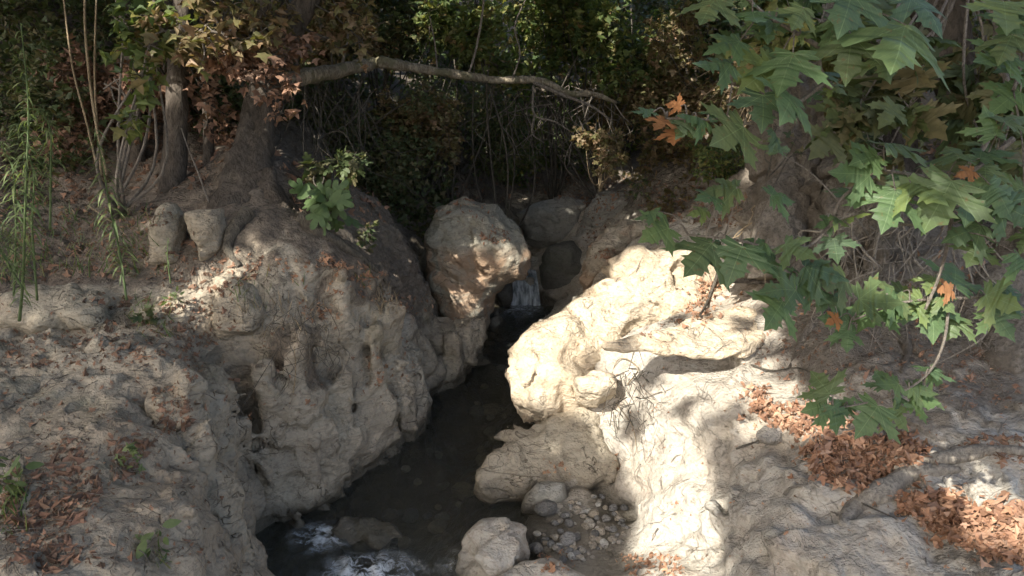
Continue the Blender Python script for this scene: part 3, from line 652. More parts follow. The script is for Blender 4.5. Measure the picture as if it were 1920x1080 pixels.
# ------------------------------------------------------------------ leaves
HALF = [(x * 1.08, y) for x, y in [(0,.10),(.10,.03),(.22,.0),(.40,-.07),(.37,.05),(.51,.07),(.41,.15),(.27,.21),(.44,.25),(.54,.22),(.56,.32),(.71,.35),(.67,.42),(.86,.55),(.64,.54),(.60,.62),(.48,.53),(.35,.50),(.22,.45),(.23,.59),(.36,.66),(.24,.69),(.26,.80),(.14,.86),(0,1.1)]]
def outline_full(half): return [(x, y) for x, y in half] + [(-x, y) for x, y in half[::-1] if x > 0]
def template(ol, sub=False):
    ol = np.array(ol, float)
    T = tessellate_polygon([[Vector((x, y, 0)) for x, y in ol]])
    T = np.array([list(t) for t in T], np.int32)
    V = np.column_stack([ol, np.zeros(len(ol))])
    a = V[T[:, 1]] - V[T[:, 0]]; b = V[T[:, 2]] - V[T[:, 0]]
    neg = np.cross(a, b)[:, 2] < 0; T[neg] = T[neg][:, ::-1]
    if sub:                            # split each triangle so that the blade can bend
        for _ in range(1):
            key = {}; VV = V.tolist(); TT = []
            def mid(i, j):
                k = (min(i, j), max(i, j))
                if k not in key: key[k] = len(VV); VV.append(((np.array(VV[i]) + np.array(VV[j])) / 2).tolist())
                return key[k]
            for a_, b_, c_ in T.tolist():
                x, y, z = mid(a_, b_), mid(b_, c_), mid(c_, a_)
                TT += [(a_, x, z), (x, b_, y), (z, y, c_), (x, y, z)]
            V = np.array(VV); T = np.array(TT, np.int32)
    return V, T
PLANE_V, PLANE_T = template(outline_full(HALF), True)
STAR = [(0,.05),(.28,-.02),(.30,.12),(.72,.34),(.42,.42),(.26,.45),(.22,.66),(0,1.05)]
STAR_V, STAR_T = template(outline_full(STAR))
OVAL_V, OVAL_T = template([(0,0),(.20,.22),(.26,.5),(.17,.8),(0,1.05),(-.17,.8),(-.26,.5),(-.20,.22)])
DIA_V = np.array([(0,0,0),(.26,.5,-.04),(0,1,0),(-.26,.5,-.04)]); DIA_T = np.array([(0,1,2),(0,2,3)], np.int32)
FIG = [(0,0),(.16,.02),(.30,.10),(.42,.22),(.40,.34),(.30,.38),(.20,.40),(.34,.52),(.42,.66),(.34,.78),(.20,.74),(.12,.62),(.14,.82),(.10,.98),(0,1.04)]
FIG_V, FIG_T = template(outline_full(FIG))
def rotmats(d, n):                     # columns: side, direction, normal
    d = d / np.linalg.norm(d, axis=1)[:, None]
    s = np.cross(d, n); s /= np.linalg.norm(s, axis=1)[:, None] + 1e-9
    n = np.cross(s, d); return np.stack([s, d, n], -1)
def leaves(mb, tv, tt, pos, dirs, nrm, size, bend=.25, curl=.15, jit=0.0):
    """many leaves at once: each one bent along its length and folded across, by its own amount"""
    pos = np.atleast_2d(pos); k = len(pos)
    if k == 0: return
    size = np.broadcast_to(size, (k,))
    M3 = rotmats(np.atleast_2d(dirs), np.atleast_2d(nrm))
    b = bend * (rs.rand(k) * 1.4 - .2); c = curl * (rs.rand(k) * 1.6 - .3)
    T = np.repeat(tv[None], k, 0)
    x = T[..., 0]; y = T[..., 1]
    tw = (rs.rand(k) - .5) * jit
    z = T[..., 2] - b[:, None] * y * y - c[:, None] * np.abs(x) * 1.2 * (1 + np.abs(x)) + tw[:, None] * x * y * 2
    xs_ = x * np.clip(1 - np.abs(c[:, None]) * .6, .3, 1)
    if jit: z = z + (.05 if jit > .3 else .02) * np.sin(9 * x + 7 * y + 20 * rs.rand(k)[:, None])
    L_ = np.stack([xs_, y * (1 - .25 * np.abs(b[:, None])), z], -1) * size[:, None, None]
    W = pos[:, None, :] + np.einsum('kij,kvj->kvi', M3, L_)
    F = (tt[None] + (np.arange(k) * len(tv))[:, None, None]).reshape(-1, 3)
    uv = np.repeat(np.column_stack([tv[:, 0] + .5, tv[:, 1]])[None], k, 0).reshape(-1, 2)
    mb.add(W.reshape(-1, 3), F, uv)
def rnd_dirs(n, zb=0.0):
    d = rs.normal(size=(n, 3)); d[:, 2] += zb; return d / np.linalg.norm(d, axis=1)[:, None]

# ------------------------------------------------------------------ fallen leaves
def litter(name, patches, label, cat='fallen leaves', mat='litter', size=(.04, .085), kind='stuff', group=None, lift=.008, pile=0.0):
    mb = MB(); tot = 0
    for poly, n in patches:
        pts = []; nr = []
        for u, v in in_poly(poly, n):
            if pile and rs.rand() < .30: u += rs.normal() * 26; v += rs.normal() * 13
            p, nn = hit(u, v)
            if p is None or nn[2] < .25: continue
            if p[2] < .03 and p[1] < 7: continue
            pts.append(p); nr.append(nn)
        if not pts: continue
        pts = np.array(pts); nr = np.array(nr); k = len(pts)
        s_ = .72
        pts = pts + nr * (lift + pile * rs.rand(k)[:, None] ** 2)
        nn = nr + rs.normal(size=(k, 3)) * .38
        d = np.cross(nn, rnd_dirs(k)); nn /= np.linalg.norm(nn, axis=1)[:, None]
        s = s_ * (size[0] + (size[1] - size[0]) * rs.rand(k) ** 1.4 + (rs.rand(k) < .06) * .03)
        h1 = rs.rand(k) < .6
        leaves(mb, STAR_V, STAR_T, pts[h1], d[h1], nn[h1], s[h1], .9, 1.1, .6)
        leaves(mb, OVAL_V, OVAL_T, pts[~h1], d[~h1], nn[~h1], s[~h1] * .9, .8, 1.6, .6)
        tot += k
    o = mb.build(name, MAT[mat], smooth=False); tag(o, label, cat, group, kind); return o
litter('leaf_pile', [([(1405,730),(1440,725),(1445,760),(1560,770),(1600,800),(1500,815),(1430,800),(1410,770)], 700)], 'bright orange brown drift of dead leaves on the slope above the hollow', pile=.03, size=(.03,.07))
litter('leaf_pile', [([(1510,830),(1600,820),(1700,815),(1745,850),(1700,880),(1640,925),(1570,915),(1520,890)], 1200)], 'thick brown heap of dead leaves in the middle of the right bank', pile=.03, size=(.03,.07))
litter('leaf_pile', [([(1685,935),(1750,925),(1830,955),(1920,950),(1920,1065),(1850,1040),(1760,1000),(1690,960)], 1500)], 'drift of dead leaves filling the hollow in the bottom right corner', pile=.04, size=(.03,.07))
litter('leaf_pile', [([(1285,575),(1310,530),(1345,530),(1360,560),(1330,600),(1290,605)], 220),([(1200,630),(1290,590),(1290,600),(1200,640)], 30)], 'small orange leaf drift caught on top of the sunlit outcrop', pile=.02, size=(.03,.06))
litter('leaf_pile', [([(900,440),(925,425),(950,430),(960,450),(930,458),(905,455)], 110),([(830,400),(900,385),(930,410),(860,420)], 50)], 'little clump of dead leaves on top of the tall boulder', mat='litter_dark', size=(.03,.06))
litter('leaf_litter', [([(20,880),(90,870),(180,880),(200,930),(120,1000),(180,1050),(90,1075),(20,1040),(0,960)], 620),([(80,830),(150,830),(190,860),(100,880)], 90),([(205,820),(290,815),(285,850),(240,880),(210,860)], 110)], 'curled brown leaves scattered on the pale rock at bottom left', mat='litter_dark', size=(.03,.07))
litter('leaf_litter', [([(285,730),(350,720),(365,800),(300,820)], 200),([(200,860),(280,870),(270,910),(215,900)], 60),([(340,640),(400,620),(380,700),(350,720)], 90)], 'brown leaves caught in the clefts of the left bank', mat='litter_dark', size=(.02,.05))
litter('leaf_litter', [([(0,400),(280,380),(520,500),(420,560),(250,520),(0,530)], 1300),([(0,610),(160,600),(360,600),(400,640),(240,690),(0,690)], 420),([(120,560),(400,560),(470,620),(300,620)], 200)], 'carpet of fallen leaves under the tall weeds on the left bank', mat='litter_dark', size=(.025,.06))
litter('leaf_litter', [([(500,480),(720,500),(745,570),(640,560),(560,540)], 330),([(560,560),(640,560),(650,600),(570,600)], 160),([(600,470),(700,520),(690,540),(590,500)], 110)], 'reddish leaves strewn down the earthy slope left of the boulder', mat='litter', size=(.025,.06))
litter('leaf_litter', [([(735,545),(850,560),(850,600),(760,590)], 220),([(660,650),(760,640),(790,680),(740,740),(680,740),(650,700)], 120)], 'dead leaves on the rock shelf beside the water', mat='litter', size=(.025,.055))
litter('leaf_litter', [([(960,330),(1200,330),(1400,360),(1420,430),(1240,420),(1180,380),(1100,470),(1080,380),(960,360)], 1500),([(1110,470),(1160,460),(1130,510)], 60),([(700,360),(960,330),(960,380),(800,400)], 300)], 'dark leaf layer over the ledges at the head of the gully', mat='litter_dark', size=(.03,.07))
litter('leaf_litter', [([(1440,560),(1620,600),(1700,680),(1600,760),(1480,740),(1420,680)], 260),([(1600,560),(1900,560),(1920,760),(1760,760),(1700,660)], 500),([(1820,820),(1920,820),(1920,870),(1780,850)], 160)], 'thin scatter of dead leaves on the soil by the tree roots', mat='litter_dark', size=(.025,.06))
litter('leaf_litter', [([(1160,1040),(1260,1040),(1290,1080),(1180,1080)], 160),([(1010,860),(1060,850),(1070,890),(1020,895)], 22),([(1000,1040),(1080,1030),(1070,1075),(1010,1075)], 60),([(1130,830),(1180,850),(1160,900)], 14)], 'few dead leaves among the cobbles at the bottom of the frame', mat='litter', size=(.025,.05))
litter('leaf_litter', [([(1480,400),(1900,380),(1900,600),(1500,600)], 420)], 'scattered dead leaves caught among the roots of the right hand trees', mat='litter', size=(.03,.08))
litter('leaf_litter', [([(1340,10),(1480,0),(1560,60),(1530,220),(1480,300),(1400,260),(1360,180)], 1500),([(1560,100),(1860,100),(1860,330),(1560,330)], 900)], 'brown leaf slope rising behind the gnarled plane tree', mat='litter', size=(.05,.11))

litter('leaf_litter', [([(0,560),(400,540),(640,560),(780,640),(780,760),(620,760),(420,800),(420,1060),(0,1060)], 900)], 'single small leaves and crumbs dotted over the whole left bank', mat='litter_dark', size=(.012,.045))
litter('leaf_litter', [([(1000,620),(1150,500),(1500,480),(1900,600),(1900,1070),(1250,1070),(1150,800)], 500)], 'stray leaf crumbs dotted over the sunlit rock and the right bank', mat='litter', size=(.010,.030))
litter('leaf_litter', [([(0,150),(500,200),(520,330),(0,400)], 1500),([(520,300),(760,330),(740,420),(560,400)], 260)], 'brown leaf cover on the dark slope behind the weeds', mat='litter_dark', size=(.05,.11))
# ------------------------------------------------------------------ pebbles
def pebbles():
    import bmesh
    meshes = []
    for s in range(7):
        bm = bmesh.new(); bmesh.ops.create_icosphere(bm, subdivisions=3, radius=1)
        V = np.array([v.co[:] for v in bm.verts]); 
        V = V * (1 + .20 * fbm(V, .9, 3, .5, s * 7.))[:, None]; V *= np.array([1, .75 + .03 * s, .50 + .03 * s])
        for v, c in zip(bm.verts, V): v.co = c
        me = bpy.data.meshes.new('pebble'); bm.to_mesh(me); bm.free()
        me.polygons.foreach_set('use_smooth', [True] * len(me.polygons)); me.materials.append(MAT['pebble']); meshes.append(me)
    spots = [(1028,958,46,'largest flat grey cobble between the grey rock and cobble bay'),(1010,1030,28,'round pale speckled cobble near the bottom centre'),(1064,1018,30,'smooth grey cobble just right of the pale speckled one'),
             (1080,958,26,None),(1112,965,24,None),(1135,975,22,None),(1150,955,20,None),(1098,990,20,None),(1125,1000,22,None),(1068,985,22,None),(1150,995,18,None),(1160,975,22,None)]
    for _ in range(110):
        u, v = in_poly([(1045,945),(1110,925),(1170,945),(1178,990),(1160,1030),(1080,1060),(1020,1060),(1000,1000),(1040,985)], 1)[0]
        spots.append((u, v, 8 + 14 * rs.rand() ** 1.5, None))
    spots += [(1335,612 + 0,0,None)] * 0 + [(1450,820,44,'rounded grey stone lying beside the orange leaf drift'),(1416,828,12,'tiny white stone left of the rounded grey one')]
    spots += [(1430,730,14,None)] * 0
    for _ in range(46):              # cobbles on the bed
        u, v = in_poly([(650,940),(760,880),(850,800),(880,720),(930,680),(960,700),(960,790),(930,880),(850,960),(780,1000)], 1)[0]
        q = Pz(u, v, -.2); b_, n2 = drop(q[0], q[1], .0)
        if b_ is None or b_[2] > -.06: continue
        o = bpy.data.objects.new('cobble', random.choice(meshes)); COL.objects.link(o); k = .03 + .07 * rs.rand() ** 2
        o.scale = (k, k, k); o.location = b_ + np.array([0, 0, k * .2]); o.rotation_euler = (0, 0, rs.rand() * 6.3)
        tag(o, 'stone lying under the dark water on the stream bed', 'cobble', 'cobbles under the water')
    for u, v, s, lb in spots:
        p, n = hit(u, v)
        if p is None: continue
        o = bpy.data.objects.new('pebble', random.choice(meshes)); COL.objects.link(o)
        k = s / FPX * np.linalg.norm(p - np.array([0, 0, CAMZ])) * (.56 if lb else .44)
        o.scale = (k, k, k); o.location = p + n * k * .38
        o.rotation_euler = (rs.normal() * .2, rs.normal() * .2, rs.rand() * 6.3)
        tag(o, lb or 'small grey or tan pebble lying in the cobble bay beside the sunlit rock', 'pebble' if s < 25 else 'cobble', 'pebbles in the cobble bay')
pebbles()

# ------------------------------------------------------------------ water
def water():
    xs = np.arange(-2.6, 1.6, .02); ys = np.arange(1.2, 7.45, .02)
    X, Y = np.meshgrid(xs, ys, indexing='ij')
    P3 = np.column_stack([X.ravel(), Y.ravel(), np.zeros(X.size)])
    xx, yy = P3[:, 0], P3[:, 1]
    edge = 3.72 + .10 * fbm(P3, 2.0, 2) + .10 * (xx + .6)
    s = np.clip((edge - yy) / .42, 0, 1); s = s * s * (3 - 2 * s)
    z = -.15 * s
    tur = np.clip((edge + .12 - yy) / .2, 0, 1) * np.clip((yy - 2.6) / .5, 0, 1)
    far = np.clip((yy - 6.6) / .6, 0, 1)
    z = z + tur * (.030 * ridge(P3 * np.array([1, .6, 1]), 5., 3) + .015 * fbm(P3, 16, 2)) + .0035 * fbm(P3 * np.array([1, .7, 1]), 5, 3) + far * .02 * ridge(P3, 7, 2)
    f1 = np.clip(1.3 - np.hypot((xx + .72) / .27, (yy - 3.42) / .15), 0, 1) + np.clip(1.2 - np.hypot((xx + 1.03) / .17, (yy - 3.70) / .12), 0, 1) * .8 + np.clip(1.1 - np.hypot((xx + .28) / .12, (yy - 3.52) / .12), 0, 1) * .4
    f2 = np.clip(1.1 - np.hypot((xx - .10) / .26, (yy - 7.35) / .30), 0, 1) * .6
    foam = f1 + f2
    z = z + .04 * f1 * (ridge(P3, 9, 3, 4.) + .3)
    ny = len(ys); i = np.arange(len(xs) - 1)[:, None] * ny; j = np.arange(ny - 1)[None]
    F = np.stack([i + j, i + ny + j, i + ny + j + 1, i + j + 1], -1).reshape(-1, 4)
    m, nt = M('stream_water')
    g = N(nt, 'ShaderNodeNewGeometry'); co = g.outputs['Position']
    n1 = tex(nt, 'ShaderNodeTexNoise', co, 7, 4, .6, .8, sc=(1, .6, 1)); n2 = tex(nt, 'ShaderNodeTexNoise', co, 28, 4, .6, .5, sc=(1, .7, 1))
    hh = math_(nt, 'ADD', n1.outputs[0], math_(nt, 'MULTIPLY', n2.outputs[0], .3))
    b = N(nt, 'ShaderNodeBump', Strength=1.0, Distance=.05); nt.links.new(hh, b.inputs['Height'])
    gl = N(nt, 'ShaderNodeBsdfGlossy', Roughness=.06); L(nt, b, gl, 0, 'Normal')
    tr = N(nt, 'ShaderNodeBsdfTransparent'); tr.inputs[0].default_value = (.72, .72, .64, 1)
    fr = N(nt, 'ShaderNodeFresnel', IOR=1.33); L(nt, b, fr, 0, 'Normal')
    mx = N(nt, 'ShaderNodeMixShader'); L(nt, fr, mx, 0, 0); L(nt, tr, mx, 0, 1); L(nt, gl, mx, 0, 2)
    df = N(nt, 'ShaderNodeBsdfDiffuse'); df.inputs[0].default_value = (.16, .165, .15, 1)
    m2 = N(nt, 'ShaderNodeMixShader'); m2.inputs[0].default_value = .13; L(nt, mx, m2, 0, 1); L(nt, df, m2, 0, 2)
    fo = N(nt, 'ShaderNodeBsdfPrincipled', Roughness=.5); fo.inputs['Base Color'].default_value = (.62, .65, .66, 1)
    at = N(nt, 'ShaderNodeAttribute', _attribute_name='foam')
    fn = tex(nt, 'ShaderNodeTexNoise', co, 16, 8, .75, .5, sc=(.6, 1.3, 1))
    ff = math_(nt, 'MULTIPLY', at.outputs['Fac'], math_(nt, 'MULTIPLY', math_(nt, 'SUBTRACT', fn.outputs[0], .44), 9.0), True)
    m3 = N(nt, 'ShaderNodeMixShader'); nt.links.new(ff, m3.inputs[0]); L(nt, m2, m3, 0, 1); L(nt, fo, m3, 0, 2)
    o = N(nt, 'ShaderNodeOutputMaterial'); L(nt, m3, o)
    ob = mesh_obj('stream_water', np.column_stack([xx, yy, z]), F, m, attrs={'foam': foam}); ob['kind'] = 'structure'
    # little fall at the head of the pool
    t = np.linspace(0, 1, 40); w = np.linspace(-.5, .5, 40)
    Tt, Ww = np.meshgrid(t, w, indexing='ij')
    q = np.column_stack([Tt.ravel(), Ww.ravel()])
    a = Py(985, 532, 7.62); 
    fx = a[0] + q[:, 1] * (.20 + .10 * q[:, 0]); fall = np.clip((q[:, 0] - .25) / .75, 0, 1)
    fy = 7.9 - .32 * q[:, 0] - .10 * np.sqrt(fall); fz = .24 - .01 * q[:, 0] - .27 * fall ** 1.5
    Pf = np.column_stack([fx, fy, fz]); Pf[:, 1] -= .03 * fbm(Pf * np.array([1, 1, .2]), 14, 3)
    i = np.arange(39)[:, None] * 40; j = np.arange(39)[None]
    F = np.stack([i + j, i + 40 + j, i + 40 + j + 1, i + j + 1], -1).reshape(-1, 4)
    mw, nt = M('falling_water'); g = N(nt, 'ShaderNodeNewGeometry')
    st = tex(nt, 'ShaderNodeTexNoise', g.outputs['Position'], 30, 5, .6, .3, sc=(1, .3, .12))
    pw = N(nt, 'ShaderNodeBsdfPrincipled', Roughness=.35); nt.links.new(ramp(nt, st, [(.38, (.12, .14, .15)), (.62, (.62, .66, .68))]).outputs[0], pw.inputs['Base Color'])
    bw = N(nt, 'ShaderNodeBump', Strength=.6, Distance=.02); L(nt, st, bw, 0, 'Height'); L(nt, bw, pw, 0, 'Normal'); ow = N(nt, 'ShaderNodeOutputMaterial'); L(nt, pw, ow)
    o2 = mesh_obj('waterfall', Pf, F, mw); o2['kind'] = 'structure'
water()

# ------------------------------------------------------------------ trees and trunks
def trunk_thing(name, loc, label, cat, group=None): return empty(name, loc, label, cat, group)
def px_path(pts):                      # [(u, v, y, radius_px)] -> world points and radii
    P = np.array([Py(u, v, y) for u, v, y, r in pts])
    Rr = np.array([r / FPX * (p[1] * CP - (p[2] - CAMZ) * SP) for (u, v, y, r), p in zip(pts, P)])
    return P, Rr
def px_tube(mb, pts, n=30, k=14, **kw):
    P, Rr = px_path(pts); tube(mb, P, Rr, n, k, **kw)

# gnarled plane tree on the right
p0 = Py(1520, 470, 4.75)
T = trunk_thing('plane_tree', p0, 'gnarled grey plane tree with swollen burls and spreading roots on the right bank', 'tree')
mb = MB()
px_tube(mb, [(1500,520,4.7,120),(1500,430,4.75,92),(1510,340,4.85,84),(1520,260,4.95,88),(1530,190,5.05,80),(1560,110,5.15,66),(1590,30,5.3,52),(1620,-120,5.5,46),(1650,-400,5.8,40)], 110, 90, rough=.30, freq=6.5, flute=.10, seed=2)
px_tube(mb, [(1450,330,4.9,40),(1440,270,5.0,46),(1450,220,5.1,30),(1480,190,5.15,10)], 30, 36, rough=.2, freq=7, seed=4)
px_tube(mb, [(1590,300,4.7,36),(1600,240,4.72,56),(1620,190,4.75,50),(1625,150,4.8,14)], 34, 40, rough=.22, freq=7, seed=5)
px_tube(mb, [(1480,440,4.6,46),(1430,480,4.5,34),(1380,510,4.5,16),(1350,530,4.5,4)], 30, 26, rough=.2, freq=7, seed=6)
px_tube(mb, [(1530,450,4.6,50),(1560,520,4.45,34),(1590,570,4.35,20),(1610,600,4.3,5)], 30, 26, rough=.2, freq=7, seed=7)
px_tube(mb, [(1560,480,4.4,52),(1590,400,4.45,50),(1580,330,4.55,44),(1560,280,4.7,24)], 36, 44, rough=.3, freq=7, seed=8)
px_tube(mb, [(1460,520,4.4,50),(1455,440,4.5,48),(1470,370,4.65,44),(1480,300,4.8,30)], 36, 44, rough=.28, freq=7, seed=9)
px_tube(mb, [(1650,540,4.2,26),(1660,460,4.25,36),(1650,380,4.35,38),(1630,300,4.6,28)], 36, 36, rough=.3, freq=7, seed=10)
mb.build('trunk', MAT['bark'], T)
mb = MB()
px_tube(mb, [(1440,180,4.6,9),(1400,155,4.5,11),(1370,150,4.4,10)], 12, 10, rough=.15)
mb.build('limb', MAT['bark'], T); mb = MB()
px_tube(mb, [(1540,330,4.5,8),(1548,320,4.4,10),(1560,318,4.3,9),(1600,280,4.3,8),(1612,240,4.4,6)], 20, 8, rough=.1)
mb.build('limb', MAT['bark'], T)
# second trunk
T2 = trunk_thing('plane_tree', Py(1740, 520, 5.0), 'slim dark leaning trunk right of the gnarled tree', 'tree')
mb = MB()
px_tube(mb, [(1700,560,4.9,60),(1690,430,5.0,44),(1680,330,5.1,44),(1680,230,5.2,38),(1690,120,5.4,36),(1720,0,5.6,32),(1740,-200,5.9,30)], 60, 34, rough=.2, freq=7, seed=12, flute=.08)
px_tube(mb, [(1860,520,4.8,34),(1850,400,4.85,34),(1815,290,4.95,32),(1795,180,5.05,36),(1780,80,5.2,38),(1770,-60,5.4,36),(1760,-300,5.8,34)], 60, 30, rough=.14, freq=7, seed=13)
mb.build('trunk', MAT['bark_dark'], T2)
# far right trunk with roots
T3 = trunk_thing('plane_tree', Py(1900, 700, 4.3), 'dark trunk at the right frame edge with thick arching roots', 'tree')
mb = MB()
px_tube(mb, [(1925,760,3.8,64),(1930,640,4.0,56),(1930,480,4.25,52),(1925,320,4.4,50),(1915,160,4.6,46),(1910,0,4.8,44),(1900,-300,5.3,40)], 70, 44, rough=.16, freq=6, seed=21, flute=.10)
px_tube(mb, [(1890,520,4.0,44),(1852,580,3.9,44),(1815,640,3.8,40),(1780,700,3.68,38),(1745,752,3.6,30),(1715,800,3.58,14)], 50, 30, rough=.15, freq=7, seed=22)
px_tube(mb, [(1850,550,4.05,30),(1790,575,4.0,26),(1750,635,3.9,24),(1722,695,3.8,18),(1700,745,3.7,8)], 40, 24, rough=.15, freq=7, seed=23)
px_tube(mb, [(1915,600,3.75,44),(1890,680,3.62,50),(1868,750,3.55,36),(1855,800,3.5,8)], 30, 28, rough=.15, freq=7, seed=24)
mb.build('trunk', MAT['bark'], T3)
# roots that lie on the ground
def surf_root(pts, label, lift=.35, rough=.18, seed=1, mat='bark', k=18):
    W, Rr = [], []
    for u, v, r in pts:
        p, n = hit(u, v); rad = r / FPX * p[1]; W.append(p + n * rad * lift); Rr.append(rad)
    mb = MB(); tube(mb, W, Rr, 50, k, rough=rough, freq=9, seed=seed)
    tag(mb.build('tree_root', MAT[mat]), label, 'root')
surf_root([(1575,985,5),(1605,955,22),(1650,925,28),(1700,896,26),(1750,884,18),(1800,880,6)], 'thick grey root curling along the upper edge of the leaf hollow', seed=25, mat='rootpale', lift=.1)
surf_root([(1700,870,6),(1760,862,15),(1830,850,16),(1890,846,12),(1940,850,8)], 'thin weathered root running to the right frame edge above the hollow', seed=26, mat='rootpale', lift=.1)
surf_root([(560,410,14),(600,440,12),(650,470,10),(700,505,6),(725,530,3)], 'earthy root running down the slope below the fig leaves', seed=27, mat='root')
surf_root([(470,400,16),(440,430,14),(430,465,10),(450,500,5)], 'stubby root gripping the mound under the leaning tree', seed=28, mat='root')
surf_root([(1560,560,10),(1530,600,9),(1500,650,7),(1480,690,3)], 'root snaking down the soil between the ledge and the grey block', seed=29)
surf_root([(1700,560,14),(1690,610,14),(1700,660,10),(1690,700,4)], 'knotty root dropping behind the flat grey block', seed=30)
# left tree
T4 = trunk_thing('plane_tree', Py(470, 330, 5.4), 'dark plane tree leaning over the left bank above its earthy root mound', 'tree')
mb = MB()
px_tube(mb, [(455,430,5.0,66),(462,350,5.2,46),(476,270,5.4,34),(492,190,5.55,29),(505,110,5.65,30),(505,20,5.75,28),(500,-160,5.9,38),(480,-500,6.2,34)], 70, 40, rough=.16, freq=6, seed=31, flute=.10)
px_tube(mb, [(505,130,5.6,22),(535,70,5.6,26),(575,0,5.6,24),(620,-100,5.6,24),(680,-300,5.8,30)], 40, 30, rough=.14, freq=7, seed=32)
px_tube(mb, [(440,330,5.2,22),(420,400,5.0,18),(400,440,4.9,8)], 20, 16, rough=.2, seed=33)
px_tube(mb, [(490,330,5.2,26),(530,400,5.05,22),(580,450,5.0,12),(640,475,5.0,4)], 26, 18, rough=.2, seed=34)
mb.build('trunk', MAT['bark_dark'], T4)
mb = MB()
for (u, v, y, r, du) in ((322,360,5.2,22,6),(265,330,5.8,14,-10),(395,350,5.5,10,-4)):
    T5 = trunk_thing('slender_tree', Py(u, v + 30, y), {322: 'straight brown trunk behind the upright stones on the left', 265: 'slender brown trunk left of the straight one', 395: 'thin pole like stem close to the leaning dark tree'}[u], 'tree')
    mb = MB(); px_tube(mb, [(u,v+40,y,r*1.3),(u+du,v-80,y+.1,r),(u+du*2,v-220,y+.2,r*.9),(u+du*4,v-420,y+.4,r*.8),(u+du*5,v-800,y+.6,r*.7)], 40, 18, rough=.12, freq=8, seed=u)
    mb.build('trunk', MAT['bark_dark'], T5)

# the long branch across the gully
T6 = trunk_thing('fallen_branch', Py(540, 150, 6.4), 'long mottled branch stretching level across the gully', 'branch')
mb = MB()
px_tube(mb, [(495,165,5.7,17),(560,146,6.0,16),(640,131,6.4,13),(700,119,6.8,11),(722,118,6.8,11.5),(780,128,7.0,8.5),(860,140,7.2,8.5),(925,150,7.4,7),(985,150,7.5,7),(1020,155,7.6,7.5),(1070,176,7.7,6),(1110,176,7.8,5.5),(1155,192,7.9,3)], 120, 18, rough=.22, freq=12, seed=41)
mb.build('limb', MAT['log'], T6)
mb = MB()
for (pts) in ([(1000,155,7.5,4),(1060,180,7.5,3.5),(1110,200,7.5,3),(1150,230,7.5,1.5)], [(880,135,7.2,2.5),(893,90,7.2,2.4),(905,20,7.2,2.2),(910,-60,7.2,2)],
              [(1000,160,7.4,2.5),(1002,215,7.4,2.5),(1040,228,7.4,1.8),(1075,250,7.4,1)], [(1001,220,7.4,1.8),(998,250,7.4,1.4),(1020,268,7.3,.8)], [(820,132,7.1,2),(815,80,7.1,1.6),(805,30,7.1,1.2)],
              [(960,150,7.4,2),(975,100,7.4,1.6),(965,50,7.4,1.5),(985,0,7.4,1.2)], [(640,130,6.4,3),(650,80,6.4,2.5),(660,20,6.5,2)]):
    mb = MB(); px_tube(mb, pts, 16, 6); mb.build('twig', MAT['twig'], T6)

# ------------------------------------------------------------------ shrubs
def shrub(name, clumps, nleaf, lsize, label, cat='shrub', mat='midleaf', stem='root', base=None, group=None, tmpl='star', droop=-.3, spread=.5, stemr=.012, twigs=3, flat=.0):
    """clumps: list of (centre xyz, radius). leaves gather round twigs that run through each clump"""
    C = np.array([c for c, r in clumps]); rd = np.array([r for c, r in clumps])
    base = C.mean(0) - np.array([0, 0, rd.mean() * 2]) if base is None else np.asarray(base, float)
    T = empty(name, base, label, cat, group)
    tv, tt = {'star': (STAR_V, STAR_T), 'plane': (PLANE_V, PLANE_T), 'oval': (OVAL_V, OVAL_T), 'fig': (FIG_V, FIG_T), 'dia': (DIA_V, DIA_T)}[tmpl]
    mf, ms = MB(), MB()
    w = rd ** 2 / (rd ** 2).sum()
    for c, r, ww in zip(C, rd, w):
        k = max(3, int(nleaf * ww))
        hub = c + rs.normal(size=3) * r * .2
        mid = (base + hub) / 2 + rs.normal(size=3) * np.linalg.norm(hub - base) * .10
        tube(ms, [base + rs.normal(size=3) * .03, mid, hub], [stemr, stemr * .8, stemr * .45], 10, 5)
        nt_ = max(2, int(twigs * (1 + r)))
        ends = hub + rnd_dirs(nt_ * 2, .1) * r * (.5 + .6 * rs.rand(nt_ * 2, 1)) * np.array([1, 1, .85])
        for e in ends[:nt_ * 2]:
            tube(ms, [hub, (hub + e) / 2 + rs.normal(size=3) * r * .08, e], [stemr * .45, stemr * .3, stemr * .12], 6, 4, cap=False)
        # leaves in sub-clumps round twig ends
        own = rs.randint(0, len(ends), k); t = rs.rand(k, 1) ** .6
        pos = hub + (ends[own] - hub) * t + rs.normal(size=(k, 3)) * r * .16
        d = (pos - hub) / (np.linalg.norm(pos - hub, axis=1)[:, None] + 1e-6) + rs.normal(size=(k, 3)) * spread; d[:, 2] += droop
        nn = rs.normal(size=(k, 3)) * .55; nn[:, 2] += 1
        nn[:, 1] -= flat
        leaves(mf, tv, tt, pos, d, nn, (.68 if tmpl == 'star' else 1) * lsize * (.55 + .75 * rs.rand(k)), .35, .3, .3)
    mf.build('foliage', MAT[mat], T); ms.build('stem', MAT[stem], T)
    return T
def blob(u0, v0, u1, v1, y0, y1, n, r0, r1, seed):
    rr = np.random.RandomState(seed); out = []
    for _ in range(n):
        u = u0 + (u1 - u0) * rr.rand(); v = v0 + (v1 - v0) * rr.rand(); y = y0 + (y1 - y0) * rr.rand()
        out.append((Py(u, v, y), r0 + (r1 - r0) * rr.rand()))
    return out
def gbase(u, y):
    p, n = drop(*(Py(u, 300, y)[:2])); return p if p is not None else Py(u, 300, y)

